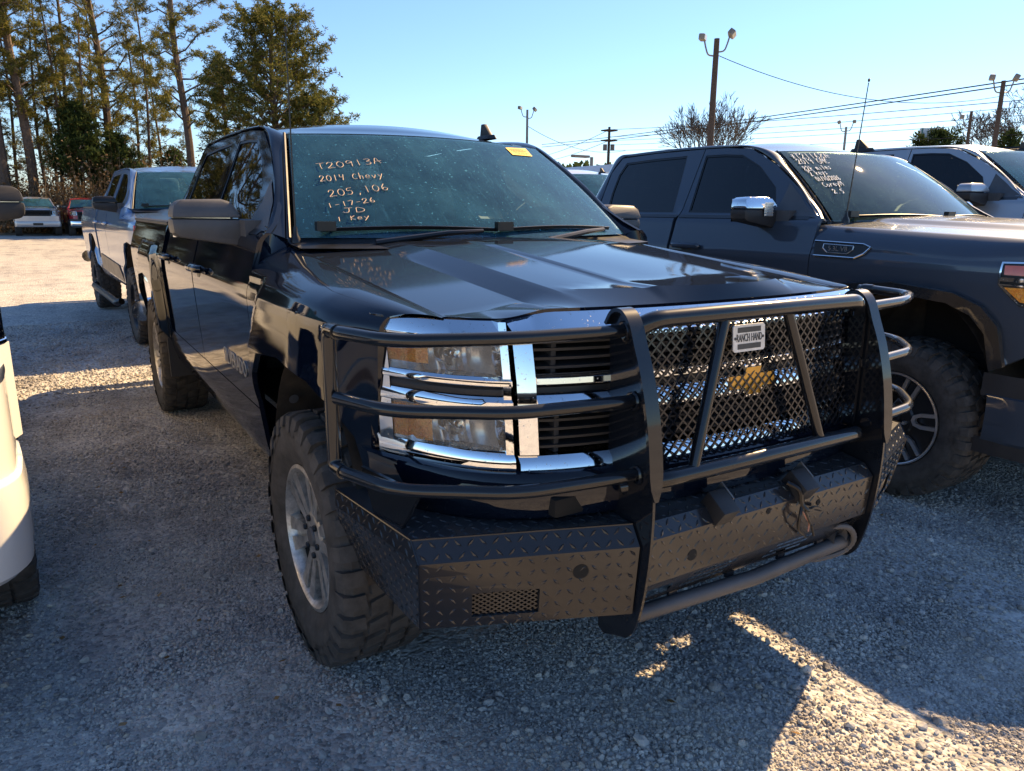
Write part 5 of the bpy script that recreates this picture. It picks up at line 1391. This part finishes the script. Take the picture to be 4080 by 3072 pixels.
def bare(name, label, loc, H, seed, sp=1., r0=.2, stems_=1, depth=6, group=None, z0=None):
    rd = random.Random(seed); tb = MB(); cnt = [0]
    def grow(p, d, L, r, dep):
        q1 = p+d*L*.5+Vector((rd.gauss(0, 1), rd.gauss(0, 1), rd.gauss(0, .5)))*L*.06; q2 = q1+(d+Vector((rd.gauss(0, .14), rd.gauss(0, .14), .06))).normalized()*L*.5
        r = max(r, .022); tb.tube([p, q1, q2], [r, r*.82, r*.66], 6 if dep > 4 else 3, cap=False); cnt[0] += 1
        if dep <= 0: return
        for k in range(2 if rd.random() < .55 else 3):
            d2 = (d+Vector((rd.gauss(0, .48), rd.gauss(0, .48), rd.gauss(.1, .26)))*sp).normalized()
            grow(q2 if k else q1.lerp(q2, rd.uniform(.5, 1)), d2, L*rd.uniform(.62, .84), r*rd.uniform(.5, .64), dep-1)
    t = empty(name, (loc[0], loc[1], gh(*loc) if z0 is None else z0)); tag(t, label, 'tree', group)
    for k in range(stems_):
        a = 2*pi*k/max(1, stems_)
        d = Vector((cos(a)*.42*(stems_ > 1), sin(a)*.42*(stems_ > 1), 1)).normalized()
        grow(Vector((cos(a), sin(a), 0))*.15*(stems_ > 1), d, H*.24, r0, depth)
    ob = tb.make('trunk', M['greybark'], t, recalc=False)
    return t
GB = 'bare winter trees on the right skyline'
bare('bare_tree', 'fan-shaped bare tree behind the tallest wooden lamp pole', (-47.9, 50.2), 10.2, 51, .66, .15, 9, 6, GB)
for i, (vx, D, H, lb) in enumerate([(2058, 72, 8.2, 'bare tree just right of the shop sign'), (2098, 74, 8., 'bare tree between the sign and the short lamp pole'), (2150, 70, 9.2, 'bare tree behind the right-hand double lamp pole'), (2185, 68, 10.5, 'tall bare tree near the right edge'), (2225, 66, 11.5, 'tallest bare tree at the right edge'), (2128, 80, 9.5, 'bare tree behind the dark evergreen at the right'), (2280, 66, 11.5, 'bare tree outside the right edge')]):
    bare('bare_tree', lb, at(vx, D), H*1.25, 60+i, .9, .20, 1, 7, GB)
GE = 'evergreens by the shop sign'
tree('evergreen_shrub', 'rounded evergreen left of the shop sign', at(1985, 68), 'dense', 71, 5.6, .5, 2.6, 40, 800, .13, mat='cedar', group=GE, csz=.4)
tree('evergreen_shrub', 'low evergreen at the left foot of the shop sign', at(1955, 70), 'dense', 72, 4.2, .4, 1.8, 26, 450, .10, mat='cedar', group=GE, csz=.4)
tree('evergreen_shrub', 'conical evergreen between the two right-hand poles', at(2128, 66), 'cedar', 73, 5.4, .3, 2.1, 40, 700, .12, mat='cedar', group=GE, csz=.4)
stems('hedgerow', 'tangled brown winter hedgerow behind the shop sign', band(2020, 2500, 66, 80), 'brush', 1.5, 5.2, 4500, 44, leafy=.2)
rdw = random.Random(8); tv = []
for _ in range(9000):
    vx = rdw.uniform(900, 2500); D = rdw.uniform(108, 124); x, y = at(vx, D); h = 4.4+1.3*mn.noise(Vector((x*.08, y*.08, 0)))+.8*mn.noise(Vector((x*.3, y*.3, 3)))
    c = Vector((x, y, gh(x, y)+h*rdw.random()**.6)); v = Vector((rdw.gauss(0, 1), rdw.gauss(0, 1), rdw.gauss(0, 1))).normalized(); o_ = v.orthogonal().normalized()*.35
    tv += [c, c+v*.5+o_, c+v*1.0, c+v*.5-o_]
o = tri_mesh('far_woods', tv, M['cedar'], None); o['kind'] = 'stuff'; o['label'] = 'distant dark line of woods along the horizon'

# ------------------------------------------------------------------ poles, wires, sign
M['wood'] = simple('weathered_pole_wood', (.065, .048, .038), .9, var=.35, vs=12)
M['galv'] = simple('galvanised_pole', (.20, .21, .21), .6, metal=.3)
M['lampgrey'] = simple('floodlight_casing', (.18, .17, .15), .5)
M['lampface'] = simple('floodlight_glass', (.55, .52, .42), .25, var=.1)
M['wire'] = simple('black_wire', (.02, .02, .022), .7)
def pole(label, xy, top, r, mat, heads, group='lamp poles around the lot'):
    g0 = gh(*xy); p = empty('lamp_pole', (xy[0], xy[1], g0)); tag(p, label, 'lamp pole', group)
    q = MB(); q.tube([(0, 0, -.3), (0, 0, (top-g0)*.5), (0, 0, top-g0)], [r*1.15, r, r*.82], 12); q.make('post', mat, p)
    H = top-g0
    for ang, tilt, drop in heads:
        e = Vector((.53*cos(0)*ang, .85*ang, 0)).normalized()
        q = MB(); a = [Vector((0, 0, H-.55+drop)), e*.30+Vector((0, 0, H-.50+drop)), e*.42+Vector((0, 0, H-.25+drop)), e*.50+Vector((0, 0, H+.05+drop))]
        q.tube(smoothline(a, 4), .032, 7); ar = q.make('lamp_arm', M['lampgrey'], p)
        R_ = Matrix.Rotation(tilt, 3, Vector((e.y, -e.x, 0))); c = e*.58+Vector((0, 0, H+.14+drop))
        fr = Matrix((( .85, .53, 0), (-.53, .85, 0), (0, 0, 1))).transposed()
        q = MB(); q.box(c, (.24, .40, .24), R_ @ fr); q.make('lamp_head', M['lampgrey'], p, bevel=.05)
        q = MB(); q.box(c+R_ @ fr @ Vector((.125, 0, 0)), (.02, .34, .19), R_ @ fr); q.make('lamp_glass', M['lampface'], p)
    return p
pole('tallest wooden lamp pole with two floodlights against the sky', (-20.63, 22.11), 8.2, .13, M['wood'], [(-1, .1, -.1), (1, -.7, .05)])
pole('grey lamp pole rising above the black truck roof', (-49.8, 32.0), 9.2, .11, M['galv'], [(-1, .1, 0), (1, -.7, -.1)])
pole('slim steel lamp pole right of the slate pickup windshield antenna', (-35.2, 51.65), 7.9, .10, M['galv'], [(-1, -.5, .2), (1, .1, .25)])
pole('leaning-looking double lamp pole near the right edge', (-17.6, 38.3), 7.7, .12, M['wood'], [(-1, .1, 0), (1, -.5, 0)])
pole('short single-lamp wooden pole between the sign and the right edge', (-25.9, 51.5), 8.1, .11, M['wood'], [(-1, .1, -.5)])
u = empty('utility_pole', (-68.3, 55.2, gh(-68.3, 55.2))); tag(u, 'far utility pole with crossarms left of the slate pickup', 'utility pole')
H = 10.9-gh(-68.3, 55.2)
q = MB(); q.tube([(0, 0, -.3), (0, 0, H)], [.2, .14], 8); q.make('post', M['wood'], u)
for dz in (.4, 1.5): q = MB(); q.box((0, 0, H-dz), (1.2, 1.5, .14)); q.make('crossarm', M['wood'], u)
for sd in (-1, 1): q = MB(); q.lathe([(0, .7), (.24, .68), (.25, 0), (0, 0)], 10, 'z', (.25*sd, .35*sd, H-2.6)); q.make('transformer', M['lampgrey'], u)
sl_ = empty('street_lamp', (-45.5, 35.2, gh(-45.5, 35.2))); tag(sl_, 'tiny distant street lamp beside the slate pickup rear', 'street lamp')
q = MB(); q.tube([(0, 0, 0), (0, 0, 3.35)], .13, 8); q.make('post', M['galv'], sl_)
q = MB(); q.box((-.45, -.75, 3.4), (.5, 1.5, .18)); q.make('lamp_head', M['lampgrey'], sl_, bevel=.04)
def wire(label, pts, sag, r):
    a, b = Vector(pts[0]), Vector(pts[1]); P = []
    for i in range(25):
        t = i/24; p = a.lerp(b, t); p.z -= sag*4*t*(1-t); P.append(p)
    q = MB(); q.tube(P, r, 4, cap=False); o = q.make('overhead_wire', M['wire'], None); tag(o, label, 'wire', 'overhead power wires')
R0 = Vector((-20.7, 46.6, 0)); ext = lambda a, b, k=.35: tuple(Vector(b)+(Vector(b)-Vector(a))*k)
for lb, a, b, s_, r in (
    ('highest thick power wire running up to the right', (-105.6, 71, 12.2), (-20.71, 46.58, 9.33), .5, .045), ('thick power wire close under the highest one', (-105.6, 71, 11.8), (-20.69, 46.61, 9.10), .5, .045),
    ('power wire meeting the far utility pole top', (-105.6, 71, 10.3), (-68.3, 55.2, 10.6), .3, .03), ('power wire from the far utility pole top to the right', (-68.3, 55.2, 10.6), (-23.1, 52.1, 8.84), .4, .03),
    ('wire below the utility pole top on its right', (-68.3, 55.2, 9.8), (-25.6, 57.6, 9.06), .35, .025), ('fourth wire down on the right', (-68.3, 55.2, 9.4), (-25.6, 57.6, 8.5), .35, .025),
    ('fifth wire down on the right', (-68.3, 55.2, 8.9), (-28.1, 63.1, 8.6), .3, .025), ('lowest wire on the right, passing behind the trees', (-68.3, 55.2, 8.3), (-28, 63.2, 7.7), .3, .025), ('lowest wire left of the utility pole', (-105.6, 71, 9.4), (-68.3, 55.2, 9.4), .3, .03)):
    if b[0] > -40: b = ext(a, b)
    wire(lb, (a, b), s_, r)
wire('thin drooping cable between the tallest pole and the double lamp pole', ((-20.6, 22.1, 7.6), (-17.7, 38.3, 7.0)), .9, .016)
wire('thin cable from the grey lamp pole to the ground line', ((-49.8, 32, 8.0), (-52, 44, 6.8)), .8, .02)
sg = empty('shop_sign', (-37.4, 67.0, gh(-37.4, 67))); tag(sg, 'white JH&W shop sign with black letters on a yellow post', 'sign')
zs = 8.45-sg.location.z; e = Vector((.50, .866, 0)); nrm = Vector((.866, -.50, 0))
R_ = Matrix((nrm, e, (0, 0, 1))).transposed()
q = MB(); q.box((0, 0, zs), (.30, 2.0, .92), R_); q.make('sign_board', simple('sign_white', (.75, .74, .72), .5, var=.06), sg, bevel=.02)
q = MB(); q.box(tuple(e*-.92+nrm*.16+Vector((0, 0, zs))), (.02, .16, .92), R_); q.make('sign_edge', simple('sign_green', (.10, .22, .20), .5), sg)
lettering('sign_lettering', 'JH&W', .72, tuple(nrm*.165+e*.18+Vector((0, 0, zs-.02))), tuple(e), (0, 0, 1), M['tag_ink'], sg, depth=.004, stretch=.68)
q = MB(); q.box(tuple(nrm*.02+Vector((0, 0, zs-.82))), (.2, 1.2, .5), R_); q.make('lower_board', M['lampgrey'] if False else bpy.data.materials['sign_white'], sg)
q = MB()
for k in range(3): q.box(tuple(nrm*.125+Vector((0, 0, zs-.68-.14*k))), (.006, .9-.1*k, .05), R_)
q.make('sign_lines', M['tag_ink'], sg)
for sd in (-.75, .75): q = MB(); q.box(tuple(e*sd+Vector((0, 0, zs-.8))), (.16, .2, .7), R_); q.make('sign_bracket', M['trim'], sg)
q = MB(); q.tube([(0, 0, 0), (0, 0, zs-.4)], .16, 10); q.make('sign_post', simple('yellow_post', (.35, .24, .05), .6), sg)

# ------------------------------------------------------------------ more parked vehicles
GF = 'trucks parked against the wood edge'
clone(white, 'far silver white truck parked at the wood edge behind the left mirror', (-44.2, -1.75, 0), .02, M['silver_paint'], M['white_paint'], GF)
red = clone(toy, 'far red pickup parked at the wood edge', (-44.0, .62, -.05), .03, M['red_paint'], M['silver_blue_paint'], GF)
for ch in list(red.children):
    if ch.name.startswith(('door_decal', 'side_step')): bpy.data.objects.remove(ch)
GR = 'vehicles in the rows at the right'
def cargo_cap(root, paint, roof=1.86, label='cap'):
    q = MB(); rows = []
    for x, k in ((-2.90, 1.), (-3.5, 1.), (-4.3, .995), (-4.62, .97), (-4.85, .90)):
        rows.append([(x, y*k, z if k > .95 else z-.04) for y, z in ((-.94, 1.37), (-.90, 1.42), (-.74, 1.76), (-.64, roof), (-.3, roof+.035), (.3, roof+.035), (.64, roof), (.74, 1.76), (.90, 1.42), (.94, 1.37))])
    q.grid(rows); q.make('cargo_roof', paint, root)
    q = MB(); q.grid([[(-4.87, y, z) for y in (-.80, .80)] for z in (.9, 1.78)]); q.make('rear_hatch', paint, root)
    for s in (-1, 1):
        q = MB(); q.grid([[(x, s*(.90-(z-1.44)*.47+.012), z) for x in (-3.05, -3.6, -4.45)] for z in (1.45, 1.60, 1.74)]); q.make('cargo_window', M['tint_glass'], root)
        q = MB(); q.tube(fillet([(-1.6, s*.60, 1.87), (-1.7, s*.60, 1.93), (-4.2, s*.60, 1.93), (-4.3, s*.60, 1.88)], .08), .018, 6); q.make('roof_rail', M['trim'], root)
def park(src, label, x, y, rz, paint, old, cap=False):
    o = clone(src, label, (x, y, gh(x, y)), rz, paint, old, GR)
    if cap: cargo_cap(o, paint)
    return o
park(silver, 'white pickup with a dark roof fin behind the tall silver pickup', -6.75, 6.2, -.02, M['white_paint'], M['silver_paint'])
park(silver, 'grey wagon roof in the row just beyond the tall silver pickup', -2.2, 9.3, -.02, M['grey_paint'], M['silver_paint'], True)
park(silver, 'black wagon roof second from the left in the right-hand row', -3.6, 11.6, 0, M['trim'], M['silver_paint'], True)
park(silver, 'dark slate wagon roof under the evergreens', -4.4, 14.2, 0, M['slate_paint'], M['silver_paint'], True)
park(silver, 'pale silver wagon with roof rails near the right edge', -1.0, 12.3, 0, M['silver_paint'], M['silver_paint'], True)
park(silver, 'black wagon roof at the right edge', -2.6, 15.8, 0, M['trim'], M['silver_paint'], True)
van = empty('cargo_van', (-13.0, 10.6, gh(-13, 10.6)), 0); tag(van, 'white cargo van with a red tail lamp seen over the slate pickup bed', 'van', GR)
q = MB(); rows = []
for x, k in ((-2.6, .96), (-2.55, 1.), (1.6, 1.), (2.1, .92)):
    rows.append([(x, y*k, z) for y, z in ((-1.0, .45), (-1.0, 1.2), (-.93, 1.9), (-.75, 2.08), (.75, 2.08), (.93, 1.9), (1.0, 1.2), (1.0, .45))])
q.grid(rows); q.add(rows[0], [tuple(range(8))]); q.add(rows[-1], [tuple(range(8))]); q.make('van_body', M['white_paint'], van)
q = MB(); q.box((1.9, -.86, 1.72), (.06, .10, .42)); q.make('tail_light', M['red_lens'], van, bevel=.01)
for x in (-1.6, 1.2):
    for s in (-1, 1): 
        w1 = copy_tree([c for c in silver.children if c.name.startswith('wheel') and not c.name.startswith('wheel_liner')][0], van); w1.location = (x, s*.86, .42); w1.rotation_euler = (0, 0, 0 if s < 0 else pi)
